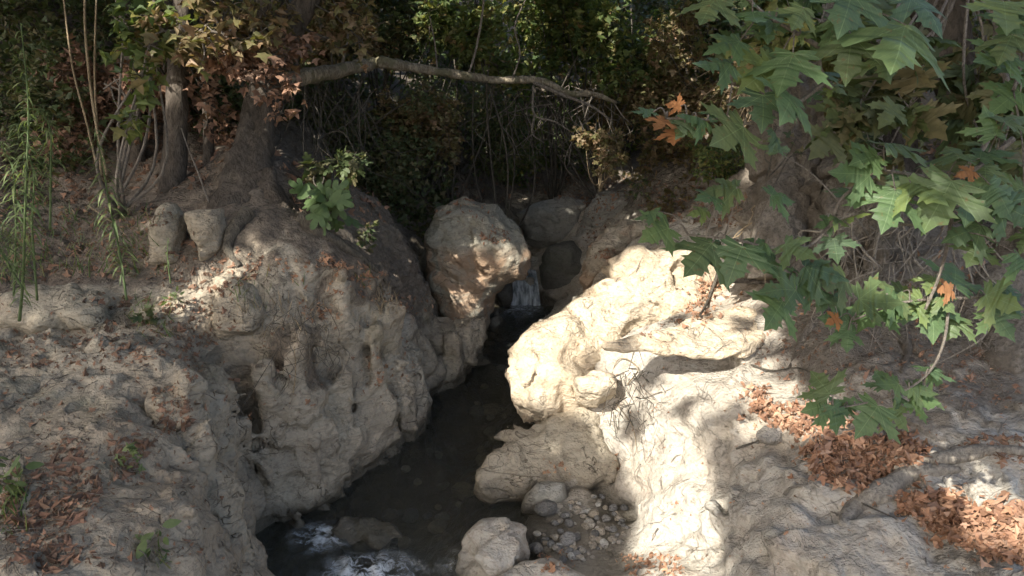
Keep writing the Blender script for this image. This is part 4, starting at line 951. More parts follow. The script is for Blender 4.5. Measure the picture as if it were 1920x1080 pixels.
# plane saplings and undergrowth behind the branch
SH = [
 ((150,150,330,330), (5.9,6.6), 10, .2, .34, 700, .09, 'brown withered scrub crowding behind the dry canes', 'litter_dark'),
 ((0,60,170,330), (5.6,6.4), 10, .25, .38, 800, .09, 'dense dark brush filling the left edge behind the weeds', 'darkleaf'),
 ((330,150,480,290), (6.2,7.0), 8, .2, .34, 600, .09, 'dark growth between the trunks on the left', 'darkleaf'),
 ((690,190,880,300), (7.6,8.2), 9, .2, .36, 700, .09, 'olive and brown leafy scrub trailing under the middle of the branch', 'autumn'),
 ((850,200,1080,310), (9.4,10.0), 9, .25, .4, 700, .10, 'brown tinged scrub hanging on the far earth wall', 'midleaf'),
 ((560,20,720,110), (7.6,8.6), 8, .25, .4, 700, .10, 'brown and olive bush above the thick end of the branch', 'autumn'),
 ((1000,0,1250,140), (8.2,9.0), 10, .25, .4, 600, .12, 'leafy olive sapling crowding the top centre', 'midleaf'),
 ((1240,0,1340,200), (8.0,9.0), 8, .25, .4, 500, .11, 'tawny green sapling left of the leaf slope', 'autumn'),
 # (box, y range, clumps, radius, leaves, size, label, material)
 ((640,-30,800,110), (8.2,9.2), 9, .3, .5, 900, .10, 'dark green undergrowth behind the thick left part of the long branch', 'darkleaf'),
 ((780,-20,900,90), (7.8,8.4), 7, .22, .38, 330, .12, 'yellow green plane sapling above the middle of the long branch', 'midleaf'),
 ((880,30,990,130), (7.6,8.0), 6, .2, .34, 230, .13, 'bright green sapling standing just above the end of the long branch', 'midleaf'),
 ((960,-30,1120,120), (8.6,9.6), 10, .3, .5, 900, .11, 'leafy green bush with autumn tints above the gully head', 'midleaf'),
 ((1090,-20,1240,150), (9.2,10.4), 10, .35, .55, 1000, .11, 'dense green shrub high on the slope at the top centre', 'midleaf'),
 ((1220,-20,1360,170), (9.6,10.8), 10, .35, .6, 1000, .11, 'dark olive shrub left of the leaf covered slope', 'darkleaf'),
 ((1120,150,1270,230), (8.4,9.2), 7, .25, .4, 600, .09, 'autumn coloured shrub under the end of the long branch', 'autumn'),
 ((1230,170,1400,330), (7.6,8.6), 9, .25, .42, 900, .08, 'russet green bush filling the gap left of the gnarled tree', 'autumn'),
 ((1330,230,1430,330), (6.4,7.0), 5, .15, .26, 420, .06, 'yellow leaved spray hanging beside the gnarled trunk', 'midleaf'),
 ((1800,-20,1900,240), (7.5,9.0), 8, .3, .5, 900, .08, 'sunlit yellow green bush seen between the right hand trunks', 'midleaf'),
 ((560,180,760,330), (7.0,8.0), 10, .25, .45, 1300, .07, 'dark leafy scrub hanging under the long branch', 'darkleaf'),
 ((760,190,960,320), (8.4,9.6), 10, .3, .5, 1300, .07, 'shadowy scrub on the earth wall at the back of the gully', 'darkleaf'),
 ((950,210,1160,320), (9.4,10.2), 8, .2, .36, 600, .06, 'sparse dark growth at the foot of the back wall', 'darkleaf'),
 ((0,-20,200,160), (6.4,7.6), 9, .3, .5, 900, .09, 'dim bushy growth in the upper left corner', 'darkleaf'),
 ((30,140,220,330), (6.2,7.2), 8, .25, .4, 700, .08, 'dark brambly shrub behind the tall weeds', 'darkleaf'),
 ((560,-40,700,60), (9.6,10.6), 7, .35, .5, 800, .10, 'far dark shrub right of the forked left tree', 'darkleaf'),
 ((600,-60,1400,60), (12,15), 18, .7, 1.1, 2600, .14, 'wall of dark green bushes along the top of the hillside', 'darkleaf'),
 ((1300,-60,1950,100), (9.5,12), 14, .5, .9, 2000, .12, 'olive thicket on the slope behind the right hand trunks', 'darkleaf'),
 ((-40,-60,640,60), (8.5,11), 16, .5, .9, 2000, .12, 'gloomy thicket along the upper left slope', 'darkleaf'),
]
for k, (bx, yr, nc, r0, r1, nl, ls, lb, mt) in enumerate(SH):
    um = (bx[0] + bx[2]) / 2; ym = sum(yr) / 2
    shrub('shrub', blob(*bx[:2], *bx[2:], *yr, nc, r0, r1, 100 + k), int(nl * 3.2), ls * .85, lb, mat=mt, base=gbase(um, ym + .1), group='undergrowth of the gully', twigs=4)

def undergrowth(name, boxes, label, mat):
    mb = MB()
    for (ax, bx_, ay, by, n, hh, ls) in boxes:
        xy = np.column_stack([ax + (bx_ - ax) * rs.rand(n), ay + (by - ay) * rs.rand(n)])
        g = fbm(np.column_stack([xy, xy[:, 0] * 0]), .9, 3); H = height_soil(xy)[:, 0]
        z = H + rs.rand(n) ** 1.3 * hh * np.clip(.55 + g * 1.3, .12, 1.5)
        P = np.column_stack([xy, z]); q = fbm(P, 3.0, 2)
        P = P[q > -.12]; k = len(P)
        nn = rs.normal(size=(k, 3)) * .7 + np.array([0, -.5, .8]); d = np.cross(nn, rnd_dirs(k)); d[:, 2] -= .3
        leaves(mb, STAR_V, STAR_T, P, d, nn, ls * (.5 + .8 * rs.rand(k)), .4, .4)
    o = mb.build(name, MAT[mat]); tag(o, label, 'undergrowth', None, 'stuff')
undergrowth('undergrowth', [(-5, 6, 9.6, 15.5, 26000, 1.1, .085), (-9, -4, 7, 14, 6000, 1.0, .09), (6, 10, 8, 15, 4000, 1.0, .09)], 'dense olive green ground cover clothing the hillside behind the gully', 'midleaf')
undergrowth('undergrowth', [(-5.5, -2.3, 6.3, 9, 7000, .7, .07), (-2.3, -.6, 7.2, 9.2, 4500, .7, .06), (-1.2, 1.8, 10.0, 11, 5000, .5, .06)], 'dark low growth covering the shaded slopes around the gully head', 'darkleaf')
undergrowth('undergrowth', [(2.9, 6.5, 5.8, 9.5, 5000, .5, .07), (1.3, 3.2, 7.2, 9.5, 3500, .45, .06)], 'tawny low growth on the slope behind the gnarled tree', 'autumn')
# left: drooping autumn plane foliage
shrub('plane_sapling', blob(200, 10, 330, 150, 4.6, 5.2, 8, .12, .24, 51), 300, .11, 'plane sapling with sparse yellow green leaves at upper left', mat='midleaf', base=gbase(200, 5.0), tmpl='star', stem='twig')
shrub('plane_branch', blob(290, -20, 480, 110, 4.7, 5.3, 12, .13, .24, 52), 520, .10, 'sunlit bough crowded with yellow and rust coloured leaves', 'branch', mat='autumn', base=Py(480, 60, 5.5), tmpl='star', stem='twig', stemr=.015)
shrub('plane_branch', blob(380, 90, 470, 150, 4.9, 5.2, 6, .08, .15, 53), 260, .10, 'cluster of dead orange leaves drooping below the sunlit bough', 'branch', mat='litter', base=Py(490, 60, 5.5), tmpl='star', droop=-1.2, stem='twig')
shrub('plane_branch', blob(170, 90, 450, 330, 5.5, 6.2, 14, .15, .28, 54), 800, .09, 'withered brown foliage hanging in front of the dark left trunks', 'branch', mat='litter_dark', base=Py(300, -60, 5.9), tmpl='star', droop=-1.0)
shrub('plane_branch', blob(240, 170, 330, 240, 4.6, 4.9, 4, .08, .12, 55), 36, .11, 'low twig with a few fresh green leaves before the dark left trunks', 'branch', mat='midleaf', base=Py(200, 160, 5.0), tmpl='star', stem='twig', stemr=.006)
shrub('plane_branch', blob(430, 90, 560, 230, 5.0, 5.3, 9, .10, .18, 61), 330, .08, 'dull brown spray of leaves veiling the middle of the leaning trunk', 'branch', mat='litter_dark', base=Py(440, 40, 5.3), tmpl='star', droop=-.9)
shrub('plane_branch', blob(440, -10, 660, 90, 5.3, 6.0, 10, .12, .25, 56), 420, .09, 'dark leafy spray around the fork of the leaning tree', 'branch', mat='autumn', base=Py(520, -60, 5.7), tmpl='star')
shrub('plane_branch', blob(1580, 40, 1920, 300, 3.3, 3.9, 14, .10, .20, 71), 330, .13, 'dull green leafy bough drooping in front of the right hand trunks', 'branch', mat='darkleaf', base=Py(1800, -60, 3.9), tmpl='plane', droop=-.8, stem='twig', stemr=.008)
shrub('plane_branch', blob(1400, -10, 1600, 120, 3.8, 4.4, 8, .10, .18, 72), 150, .13, 'olive leafy spray before the top of the gnarled trunk', 'branch', mat='midleaf', base=Py(1620, -60, 4.3), tmpl='plane', droop=-.8, stem='twig', stemr=.008)
# lit shrub in the middle and the pale lobed plant
shrub('young_shrub', blob(1085, 255, 1170, 325, 6.9, 7.3, 11, .08, .14, 57), 800, .06, 'small sunlit shrub with yellow and rust leaves above the grey rocks', mat='autumn', base=Py(1125, 360, 7.3), tmpl='star', stem='drytwig', stemr=.006)
shrub('fig_plant', blob(575, 365, 650, 405, 4.75, 4.95, 7, .03, .07, 58), 34, .135, 'pale green lobed fig leaves drooping from the left slope', 'plant', mat='figleaf', base=Py(600, 330, 5.4), tmpl='fig', stem='root', stemr=.006, flat=1.2, droop=-.6)
shrub('fig_plant', blob(560, 290, 680, 350, 5.2, 5.4, 7, .07, .12, 59), 150, .075, 'shaded dark fig leaves above the pale lobed ones', 'plant', mat='darkleaf', base=Py(600, 250, 5.8), tmpl='fig', stem='root', stemr=.006)
for k, (bx, yy, nl, lb) in enumerate([((620,420,700,470), 5.3, 60, 'thin dark sprig lying on the slope right of the fig leaves'), ((1180,330,1240,370), 6.8, 60, 'dark bare twiggy bush under the russet shrub'), ((1440,240,1500,320), 4.3, 10, 'dark green leaf spray against the gnarled trunk')]):
    shrub('sprig', blob(*bx, yy, yy + .2, 4, .06, .10, 200 + k), nl, .06, lb, 'plant', mat='darkleaf', base=Py(bx[0], bx[3] + 8, yy), stemr=.005)

def plantlet(u, v, n, size, label, mat='midleaf', tm='oval', hgt=.05, spread=.05):
    p, nn = hit(u, v)
    shrub('seedling', [(p + np.array([0, 0, hgt]) + rs.normal(size=3) * spread * .5, spread) for _ in range(3)], n, size, label, 'plant', mat=mat, base=p, tmpl=tm, stem='twig', stemr=.002, twigs=2)
plantlet(285, 612, 26, .05, 'small blue green seedling among leaves on the left bank', 'darkleaf', 'fig')
plantlet(330, 572, 20, .04, 'tiny leafy seedling beside the hump backed rock', 'weed', 'oval')
plantlet(232, 868, 24, .045, 'green sprouts poking through brown leaves on the pale left rock', 'weed', 'star')
plantlet(295, 1045, 18, .06, 'grassy green sprout on the rock along the bottom edge', 'weed', 'oval', .04)
plantlet(20, 925, 40, .06, 'leafy green weed cut by the left edge near the bottom', 'weed', 'oval', .06, .08)
plantlet(690, 470, 26, .05, 'thin dark seedling on the earthy slope left of the boulder', 'darkleaf', 'oval')
plantlet(1420, 480, 30, .06, 'yellowing seedling at the foot of the gnarled tree', 'autumn', 'star')
plantlet(1600, 590, 26, .07, 'dark green seedling by the flat grey block', 'darkleaf', 'star')
# ------------------------------------------------------------------ hanging roots, bare stems and canes
def strands(name, label, cat, boxes, mat, group=None, sag=.15, rpx=1.2):
    mb = MB(); first = None
    for (u0, v0, u1, v1, y, n, ln) in boxes:
        for _ in range(n):
            u = u0 + (u1 - u0) * rs.rand(); v = v0 + (v1 - v0) * rs.rand(); yy = y + rs.normal() * .25
            a = Py(u, v, yy); l = ln * (.5 + rs.rand()); e = a + np.array([rs.normal() * l * .45, rs.normal() * .1, -l])
            m_ = (a + e) / 2 + rs.normal(size=3) * l * sag
            if first is None: first = a
            r = rpx / FPX * yy * (.5 + rs.rand())
            tube(mb, [a, (a + m_) / 2 + rs.normal(size=3) * l * .04, m_, (m_ + e) / 2 + rs.normal(size=3) * l * .04, e], [r, r * .9, r * .8, r * .6, r * .3], 14, 5, cap=False)
    o = mb.build(name, MAT[mat]); return tag(o, label, cat, group, 'stuff')
strands('hanging_roots', 'thin pale roots dangling under the thick part of the long branch', 'roots', [(540,150,700,200,6.6,40,.7)], 'root', rpx=1.0)
strands('hanging_roots', 'tangle of bare roots and vines on the dark back wall', 'roots', [(700,170,960,290,8.6,90,.6)], 'root', sag=.3)
strands('hanging_roots', 'dry twiggy tangle hanging below the far end of the long branch', 'roots', [(960,160,1170,220,8.2,46,.5)], 'twig', sag=.35, rpx=.8)
strands('root_tangle', 'matted dry rootlets on the undercut face of the left bank', 'roots', [(505,570,615,680,4.12,110,.14)], 'root', sag=.4, rpx=.7)
strands('root_tangle', 'tangle of fine roots hanging in the notch of the sunlit rock', 'roots', [(1150,690,1215,790,4.05,60,.09)], 'root', sag=.4, rpx=.9)
strands('root_tangle', 'dangling roots and twigs between the right hand trunks', 'roots', [(1540,360,1840,560,4.0,110,.26)], 'rootpale', sag=.35, rpx=1.9)
strands('root_tangle', 'fine dry rootlets fringing the undercut above the flat grey block', 'roots', [(1560,560,1860,620,3.85,80,.12)], 'twig', sag=.4, rpx=1.0)
strands('dead_stalks', 'dry straw stems leaning at the foot of the gnarled tree', 'straw', [(1405,380,1450,470,4.9,60,.16)], 'drytwig', sag=.08, rpx=1.0)
strands('dead_stalks', 'grey thicket of bare stems behind the long branch', 'stems', [(620,-20,1300,60,9.6,40,1.6)], 'root', sag=.1, rpx=1.6)
strands('dead_stalks', 'sheaf of hanging bleached stalks on the leaf covered slope', 'straw', [(1370,60,1440,180,6.6,50,.3)], 'drytwig', sag=.1, rpx=1.3)
def cane(pts, label, r=2.2, mat='drytwig', name='dry_cane', group=None, cat='cane'):
    mb = MB(); px_tube(mb, [(u, v, y, r * (1 - .4 * i / len(pts))) for i, (u, v, y) in enumerate(pts)], 26, 6)
    o = mb.build(name, MAT[mat]); tag(o, label, cat, group)
cane([(190,350,5.0),(165,240,5.1),(135,120,5.2),(115,-40,5.3)], 'leftmost of the dry canes rising behind the weeds', group='dry canes at upper left')
cane([(200,330,5.0),(175,200,5.1),(160,60,5.2),(160,-50,5.3)], 'pale straight dry cane bending slightly left', group='dry canes at upper left', r=3)
cane([(190,330,5.2),(178,160,5.2),(180,20,5.2),(184,-60,5.2)], 'upright thin cane nearest the plane sapling', group='dry canes at upper left')
cane([(260,260,5.4),(250,120,5.4),(205,-40,5.4)], 'brown cane curving up into the sapling', group='dry canes at upper left', mat='root')
cane([(392,380,4.9),(370,320,4.95),(350,270,5.0),(340,240,5.0)], 'thin leaning stick above the upright stones', name='stick', cat='stick', r=1.8, mat='twig')
cane([(468,160,5.0),(520,125,5.2),(545,100,5.3)], 'short pale twig touching the leaning dark tree', name='stick', cat='stick', r=1.6, mat='twig')
cane([(590,380,5.4),(570,300,5.5),(572,160,5.6)], 'long thin vine hanging above the fig leaves', name='vine', cat='vine', r=1.4, mat='root')
cane([(165,385,4.4),(215,420,4.3),(235,440,4.2)], 'bent pale stalk lying across the middle weed', name='stick', cat='stick', r=1.6)
cane([(1005,560,4.6),(985,745,4.62),(972,790,4.6)], 'dark rootlet hanging down the nose of the sunlit outcrop', name='stick', cat='stick', r=1.3, mat='root') if False else None
def twiglets(poly_n, label):
    mb = MB()
    for poly, n in poly_n:
        for u, v in in_poly(poly, n):
            p, nn = hit(u, v)
            if p is None or nn[2] < .3 or p[2] < .06: continue
            d = rnd_dirs(1)[0]; d -= nn * d.dot(nn); d /= np.linalg.norm(d); l = .02 + .07 * rs.rand() ** 2
            r = .0012 + .0016 * rs.rand(); a = p + nn * .008
            tube(mb, [a - d * l, a + nn * .006 + rs.normal(size=3) * l * .12, a + d * l], [r, r, r * .5], 7, 4, cap=False)
    tag(mb.build('twig_litter', MAT['twig']), label, 'twigs', None, 'stuff')
twiglets([([(0,540),(640,500),(780,640),(640,760),(420,800),(420,1060),(0,1060)], 320)], 'fine broken twigs sprinkled over the left bank')
twiglets([([(1000,620),(1150,500),(1500,480),(1900,600),(1900,1070),(1250,1070),(1150,800)], 130), ([(1480,560),(1900,540),(1900,780),(1500,760)], 260)], 'fine broken twigs sprinkled over the right bank')
# pale vine on the right
V1 = [(1852,-30,2.3),(1870,50,2.3),(1862,110,2.3),(1888,150,2.28),(1868,200,2.25),(1852,262,2.22),(1825,300,2.2),(1790,335,2.2)]
cane(V1, 'pale grey twisting stem crossing the upper right foliage', r=7, mat='twig', name='vine', cat='vine')

# bushy sticks on the sunlit rock
def lying(pts, label, r=1.6, mat='drytwig', lift=.02, name='stick'):
    W = []
    for u, v in pts:
        p, n = hit(u, v); W.append(p + n * lift)
    W = np.array(W); rr = r / FPX * 4.2
    mb = MB(); tube(mb, W, np.linspace(rr, rr * .5, len(W)), 24, 6)
    tag(mb.build(name, MAT[mat]), label, 'stick')
lying([(1348,500),(1338,530),(1325,575),(1312,600)], 'brown stick poking out of the leaf drift on the sunlit rock', 5, 'root', .03)
lying([(1180,720),(1200,690),(1160,680),(1130,780)], 'thin dry stem bent over the notch of the sunlit rock', 1.6)
lying([(1160,760),(1190,800),(1200,850)], 'straw stem hanging down the lit rock face', 1.3)
lying([(1380,845),(1420,830),(1440,815)], 'short twig resting on the grey slab near the orange leaves', 2, 'root')
lying([(1410,690),(1450,700),(1500,690),(1540,712)], 'dark twig lying along the soil right of the ledge', 2, 'root')
lying([(1475,935),(1490,915),(1520,912)], 'little curled twig on the big grey rounded rock', 3, 'bark')
lying([(1560,905),(1600,935),(1680,975)], 'thin root pressed into the surface of the grey rounded rock', 2, 'root', .005)
lying([(542,740),(548,700),(556,640)], 'pale straw hanging from the undercut of the left bank', 1.6, 'drytwig', .04)

# ------------------------------------------------------------------ tall fleabane weeds
def weed(path, label, nl=120, ll=.10, r=3):
    P, Rr = px_path([(u, v, y, r) for u, v, y in path]); base = P[0]
    P = P + np.cumsum(rs.normal(size=P.shape) * .028, axis=0) * np.array([1, 1, .2]); T = empty('horseweed', base, label, 'weed', 'tall weeds on the left bank')
    q = spline(P, 60)
    ms = MB(); tube(ms, P, Rr * np.linspace(.75, .25, len(P)), 40, 6); ms.build('stem', MAT['weed'], T)
    mf = MB(); t = np.linspace(.12, .995, nl); k = nl
    idx = (t * 59).astype(int); pos = q[idx] + (q[np.minimum(idx + 1, 59)] - q[idx]) * ((t * 59) % 1)[:, None]
    an = np.arange(nl) * 2.4 + rs.rand(nl) * .5
    d = np.column_stack([np.cos(an), np.sin(an), .35 + .5 * t + rs.normal(size=nl) * .3])
    sz = ll * (1 - .75 * np.abs(t - .45) ** .8 * 1.2) * (.7 + .5 * rs.rand(nl))
    # narrow arching leaf: five segment strip
    s5 = np.linspace(0, 1, 6); w5 = .048 * np.sin(np.pi * np.clip(s5 * .93 + .07, 0, 1))
    tv = np.array([(sx * w, s, 0) for s, w in zip(s5, w5) for sx in (-1, 1)]); tt = []
    for i in range(5): a = i * 2; tt += [(a, a + 1, a + 3), (a, a + 3, a + 2)]
    tt = np.array(tt, np.int32)
    M3 = rotmats(d, np.tile([0, 0, 1.], (k, 1)))
    Tm = np.repeat(tv[None], k, 0); y = Tm[..., 1]; bend = (.5 + .5 * rs.rand(k))[:, None]
    Tm[..., 2] = -bend * y ** 2.2 * 1.1; Tm[..., 1] = y * (1 - .35 * bend * y)
    W = pos[:, None] + np.einsum('kij,kvj->kvi', M3, Tm * sz[:, None, None])
    F = (tt[None] + (np.arange(k) * len(tv))[:, None, None]).reshape(-1, 3)
    mf.add(W.reshape(-1, 3), F); mf.build('foliage', MAT['weed'], T)
weed([(46,600,3.7),(40,520,3.66),(32,350,3.6),(20,200,3.6),(8,45,3.55)], 'tallest green weed at the left frame edge', 190, .12, 4)
weed([(70,560,3.9),(66,420,3.9),(60,320,3.9),(35,240,3.85),(28,230,3.8)], 'bushy weed leaning against the tallest one', 140, .12, 3)
weed([(5,560,3.7),(8,430,3.7),(10,330,3.7),(15,270,3.7)], 'weed cut by the left frame edge', 110, .12, 3)
weed([(98,430,4.4),(95,330,4.4),(92,240,4.4),(80,204,4.35),(70,215,4.3)], 'weed with a nodding top right of the tallest one', 160, .10, 3)
weed([(240,560,4.1),(238,470,4.1),(230,380,4.1),(226,300,4.1),(228,232,4.1)], 'single dark weed with arching leaves in front of the plane sapling', 130, .14, 3)
weed([(50,540,3.5),(42,440,3.5),(40,360,3.5)], 'short yellow green weed below the tallest one', 120, .10, 3)
weed([(322,530,4.2),(318,480,4.2),(317,442,4.2)], 'small pale shoot near the upright stones', 26, .05, 2)
weed([(170,520,4.2),(170,485,4.2),(168,452,4.2)], 'short withered orange tipped shoot between two weeds', 26, .05, 2)

# grass and herbs
def herbs(name, boxes, label, cat='grass', mat='grass', h_=(.04, .12), kind='stuff'):
    mb = MB()
    for poly, n in boxes:
        pos = []
        for u, v in in_poly(poly, n):
            p, nn = hit(u, v)
            if p is not None and nn[2] > .2 and p[2] > .05: pos.append(p)
        if not pos: continue
        pos = np.array(pos); k = len(pos)
        d = rnd_dirs(k) * .6 + np.array([0, 0, 1]); nn = rnd_dirs(k)
        tv = np.array([(-.03,0,0),(.03,0,0),(.022,.5,0),(-.022,.5,0),(0,1,0)]); tt = np.array([(0,1,2),(0,2,3),(3,2,4)], np.int32)
        leaves(mb, tv, tt, pos, d, nn, h_[0] + (h_[1] - h_[0]) * rs.rand(k), .7, .1)
    o = mb.build(name, MAT[mat], smooth=False); tag(o, label, cat, None, kind)
herbs('grass', [([(100,400),(300,400),(300,520),(60,520)], 260),([(0,420),(60,420),(60,540),(0,540)], 100),([(230,560),(330,560),(330,640),(250,640)], 60),([(0,900),(60,880),(50,1000),(0,1020)], 60),([(270,990),(330,1030),(320,1075),(280,1075)], 14),([(430,500),(520,520),(500,600),(440,580)], 30),([(550,530),(600,530),(600,560),(550,555)], 16),([(640,510),(700,520),(690,550)], 20)], 'sparse thin grass blades between leaves and rocks on the left bank')
herbs('dry_grass', [([(700,540),(745,540),(745,600),(715,600)], 70),([(440,560),(700,560),(700,620),(450,640)], 120),([(1400,400),(1460,430),(1440,490),(1400,480)], 80)], 'tufts of dry straw along the rim of the left bank', 'dry grass', 'drytwig', (.05, .13))

# ------------------------------------------------------------------ foreground plane branches: leaf = (u, v of the blade base, width px, direction deg in the picture (90 = up), tilt, y)
def fg_branch(label, stems, lv, name='plane_branch', mat='fgleaf', dry=()):
    P0 = Py(*stems[0][0][:3]); T = empty(name, P0, label, 'branch', 'plane branches hanging into view at right')
    ms = MB()
    for st in stems: px_tube(ms, [(u, v, y, r) for u, v, y, r in st], 22, 6, rough=.06, freq=30)
    mf, md = MB(), MB(); lv = list(lv)
    for st in stems:                    # smaller leaves all along each stem
        q = spline(np.array(st, float), 40)
        for t_ in rs.choice(np.arange(8, 40), 5, replace=False):
            lv.append((q[t_][0] + rs.normal() * 10, q[t_][1] + rs.normal() * 10, 55 + 60 * rs.rand(), 180 + 180 * rs.rand(), 25 + 35 * rs.rand(), q[t_][2] + .06 * rs.rand()))
    for i, (u, v, s, ang, tilt, y) in enumerate(lv):
        p = Py(u, v, y); dep = p[1] * CP - (p[2] - CAMZ) * SP
        size = .66 * (.8 + .4 * rs.rand()) * s / FPX * dep / 1.15
        a = R(ang); upv = np.array([0, SP, CP]); fw = np.array([0, CP, -SP])
        d = math.cos(a) * np.array([1., 0, 0]) + math.sin(a) * upv
        tl = R(tilt)
        n = -fw * math.cos(tl) + upv * math.sin(tl)
        n = n + rs.normal(size=3) * .22
        d = d - n * (d @ n) / (n @ n)
        leaves(md if i in dry else mf, PLANE_V, PLANE_T, p[None], d[None], n[None], [size], .28, .16, .22)
        # petiole to the nearest stem point
        allp = np.concatenate([spline(px_path(st)[0], 20) for st in stems]); q = allp[np.argmin(np.linalg.norm(allp - p, axis=1))]
        if np.linalg.norm(q - p) < .5:
            tube(ms, [q, (p + q) / 2 + np.array([0, 0, .015]), p + d / np.linalg.norm(d) * size * .10], [.0022, .0018, .0014], 8, 5)
    ms.build('stem', MAT['twig'], T)
    if mf.n: mf.build('foliage', MAT[mat], T)
    if md.n: tag(md.build('foliage', MAT['fgdry'], T), 'withered brown leaves')
    return T
fg_branch('leafy plane branch hanging in from the top right with a curled brown leaf',
  [[(1700,-60,1.9,7),(1620,-20,1.85,6),(1540,90,1.8,5),(1545,150,1.8,5),(1560,165,1.8,6)], [(1540,90,1.8,5),(1490,60,1.75,4),(1440,30,1.75,3),(1380,-20,1.75,3)], [(1550,150,1.8,5),(1500,190,1.75,3.5),(1420,230,1.72,3),(1340,225,1.7,2.5),(1250,222,1.7,2)]],
  [(1345,-10,120,250,35,1.7),(1410,20,150,270,40,1.72),(1395,75,140,200,40,1.75),(1490,90,170,255,30,1.7),(1460,120,160,215,30,1.75),(1700,40,230,245,45,1.7),(1600,60,170,260,35,1.75),
   (1380,120,150,190,50,1.72),(1480,170,170,235,30,1.7),(1430,170,150,265,20,1.72),(1230,210,95,175,55,1.68),(1330,228,120,200,60,1.7),(1400,235,140,215,45,1.7),(1295,225,95,230,40,1.72),(1250,222,60,240,30,1.75),(1560,30,150,300,30,1.8),(1650,90,130,280,30,1.75),
   (1280,200,70,150,30,1.76),(1265,240,70,275,30,1.76),(1510,10,130,240,35,1.72),(1600,-20,170,250,35,1.74),(1700,-10,190,285,35,1.78)], dry=(14,17,18))
fg_branch('middle plane branch reaching left across the view with toothed green leaves',
  [[(1830,330,2.0,5),(1720,420,1.95,4.5),(1620,400,1.9,4),(1560,420,1.9,3.5),(1520,460,1.85,3),(1450,465,1.8,3),(1380,450,1.8,2.5),(1290,440,1.8,2)], [(1640,330,1.95,3.5),(1580,370,1.9,3),(1555,425,1.9,3)], [(1450,470,1.8,3),(1500,520,1.8,2.5),(1560,550,1.8,2.5)]],
  [(1390,350,130,175,50,1.8),(1440,365,120,10,55,1.8),(1350,370,110,215,55,1.8),(1240,395,90,180,60,1.82),(1330,395,90,185,60,1.82),(1260,425,110,210,40,1.8),(1340,450,160,235,35,1.8),(1395,455,130,250,35,1.78),(1440,455,120,190,55,1.8),
   (1500,500,170,330,50,1.78),(1510,515,150,240,40,1.78),(1460,490,120,185,50,1.8),(1590,520,120,200,40,1.8),(1500,545,150,180,50,1.7),(1470,560,130,230,40,1.72),(1600,560,130,340,50,1.8),(1460,290,100,85,20,1.9)])
fg_branch('cluster of large plane leaves around the centre of the right side',
  [[(1900,260,2.0,6),(1850,300,1.98,5),(1790,340,1.95,4),(1730,330,1.95,3.5),(1660,320,1.92,3)], [(1790,340,1.95,4),(1780,440,1.95,4),(1760,520,1.95,3),(1735,580,1.95,3)]],
  [(1650,270,170,10,60,1.9),(1650,290,120,200,50,1.92),(1640,330,170,170,45,1.9),(1680,350,170,250,40,1.88),(1700,340,150,290,45,1.9),(1790,330,180,240,40,1.86),(1800,300,150,90,35,1.9),(1830,300,140,20,50,1.92),(1850,340,140,300,40,1.9),
   (1860,380,120,320,45,1.9),(1810,370,120,250,40,1.88),(1830,320,60,180,30,1.86),(1870,260,130,100,30,1.92),(1880,230,140,40,40,1.92),(1850,420,150,190,50,1.9),(1900,470,130,290,30,1.8),(1840,460,110,240,40,1.9)], dry=(11,))
fg_branch('lower plane twig with green and one orange leaf above the roots',
  [[(1960,470,2.1,4),(1900,520,2.05,3.5),(1840,555,2.0,3.5),(1760,560,2.0,3),(1680,570,1.95,2.5),(1600,600,1.95,2)]],
  [(1700,545,130,200,45,2.0),(1660,570,110,230,45,1.98),(1740,560,120,270,35,2.0),(1790,540,120,60,40,2.0),(1840,550,140,330,40,1.98),(1850,580,130,290,35,1.98),(1800,590,110,240,35,2.0),(1790,545,60,170,30,1.96),(1600,605,90,170,40,1.95),(1590,615,80,260,35,1.95),(1575,595,42,200,20,1.94),(1870,560,100,20,50,2.0)], dry=(7,10))
fg_branch('low hanging plane sprig with five green leaves over the leaf pile',
  [[(1780,560,2.0,3),(1770,640,1.9,2.8),(1740,700,1.85,2.5),(1680,740,1.8,2.2),(1600,760,1.78,2),(1560,765,1.75,1.6)]],
  [(1560,745,115,120,30,1.75),(1555,760,110,190,45,1.75),(1560,755,110,280,25,1.75),(1650,755,130,235,30,1.78),(1670,760,120,300,30,1.78),(1690,720,90,190,45,1.8),(1700,725,90,330,45,1.82),(1740,700,80,60,35,1.85),(1700,750,90,345,40,1.82),(1660,730,80,100,40,1.8)])
fg_branch('top right corner branch of broad blue green plane leaves',
  [[(2000,40,2.2,6),(1930,90,2.15,5),(1900,170,2.1,4)]],
  [(1900,60,150,250,35,2.1),(1905,100,150,200,40,2.1),(1920,170,130,210,40,2.1),(1930,20,160,230,35,2.15),(1880,0,140,260,35,2.15),(1925,350,110,200,40,2.0),(1935,430,100,240,30,1.9)])

# ------------------------------------------------------------------ sun, sky and the canopy added out of view to shade the gully
SUN = np.array([.47, .58, -.665]); SUN /= np.linalg.norm(SUN)
elev = math.asin(-SUN[2]); az = math.atan2(-SUN[0], -SUN[1])      # direction towards the sun, from +Y
sd = bpy.data.lights.new('sun', 'SUN'); sd.energy = 3.4; sd.angle = R(.53); sd.color = (1, .95, .86)
so = bpy.data.objects.new('sun', sd); COL.objects.link(so); so.rotation_euler = Vector(-SUN).to_track_quat('Z', 'Y').to_euler(); so.location = (-6, -6, 12)
w = bpy.data.worlds.new('World'); SC.world = w; w.use_nodes = True; nt = w.node_tree; nt.nodes.clear()
sk = nt.nodes.new('ShaderNodeTexSky'); sk.sky_type = 'NISHITA'; sk.sun_disc = False; sk.air_density = 1.0; sk.dust_density = 4.0; sk.ozone_density = .5; sk.sun_elevation = elev; sk.sun_rotation = az
bg = nt.nodes.new('ShaderNodeBackground'); bg.inputs[1].default_value = .15; wo = nt.nodes.new('ShaderNodeOutputWorld')
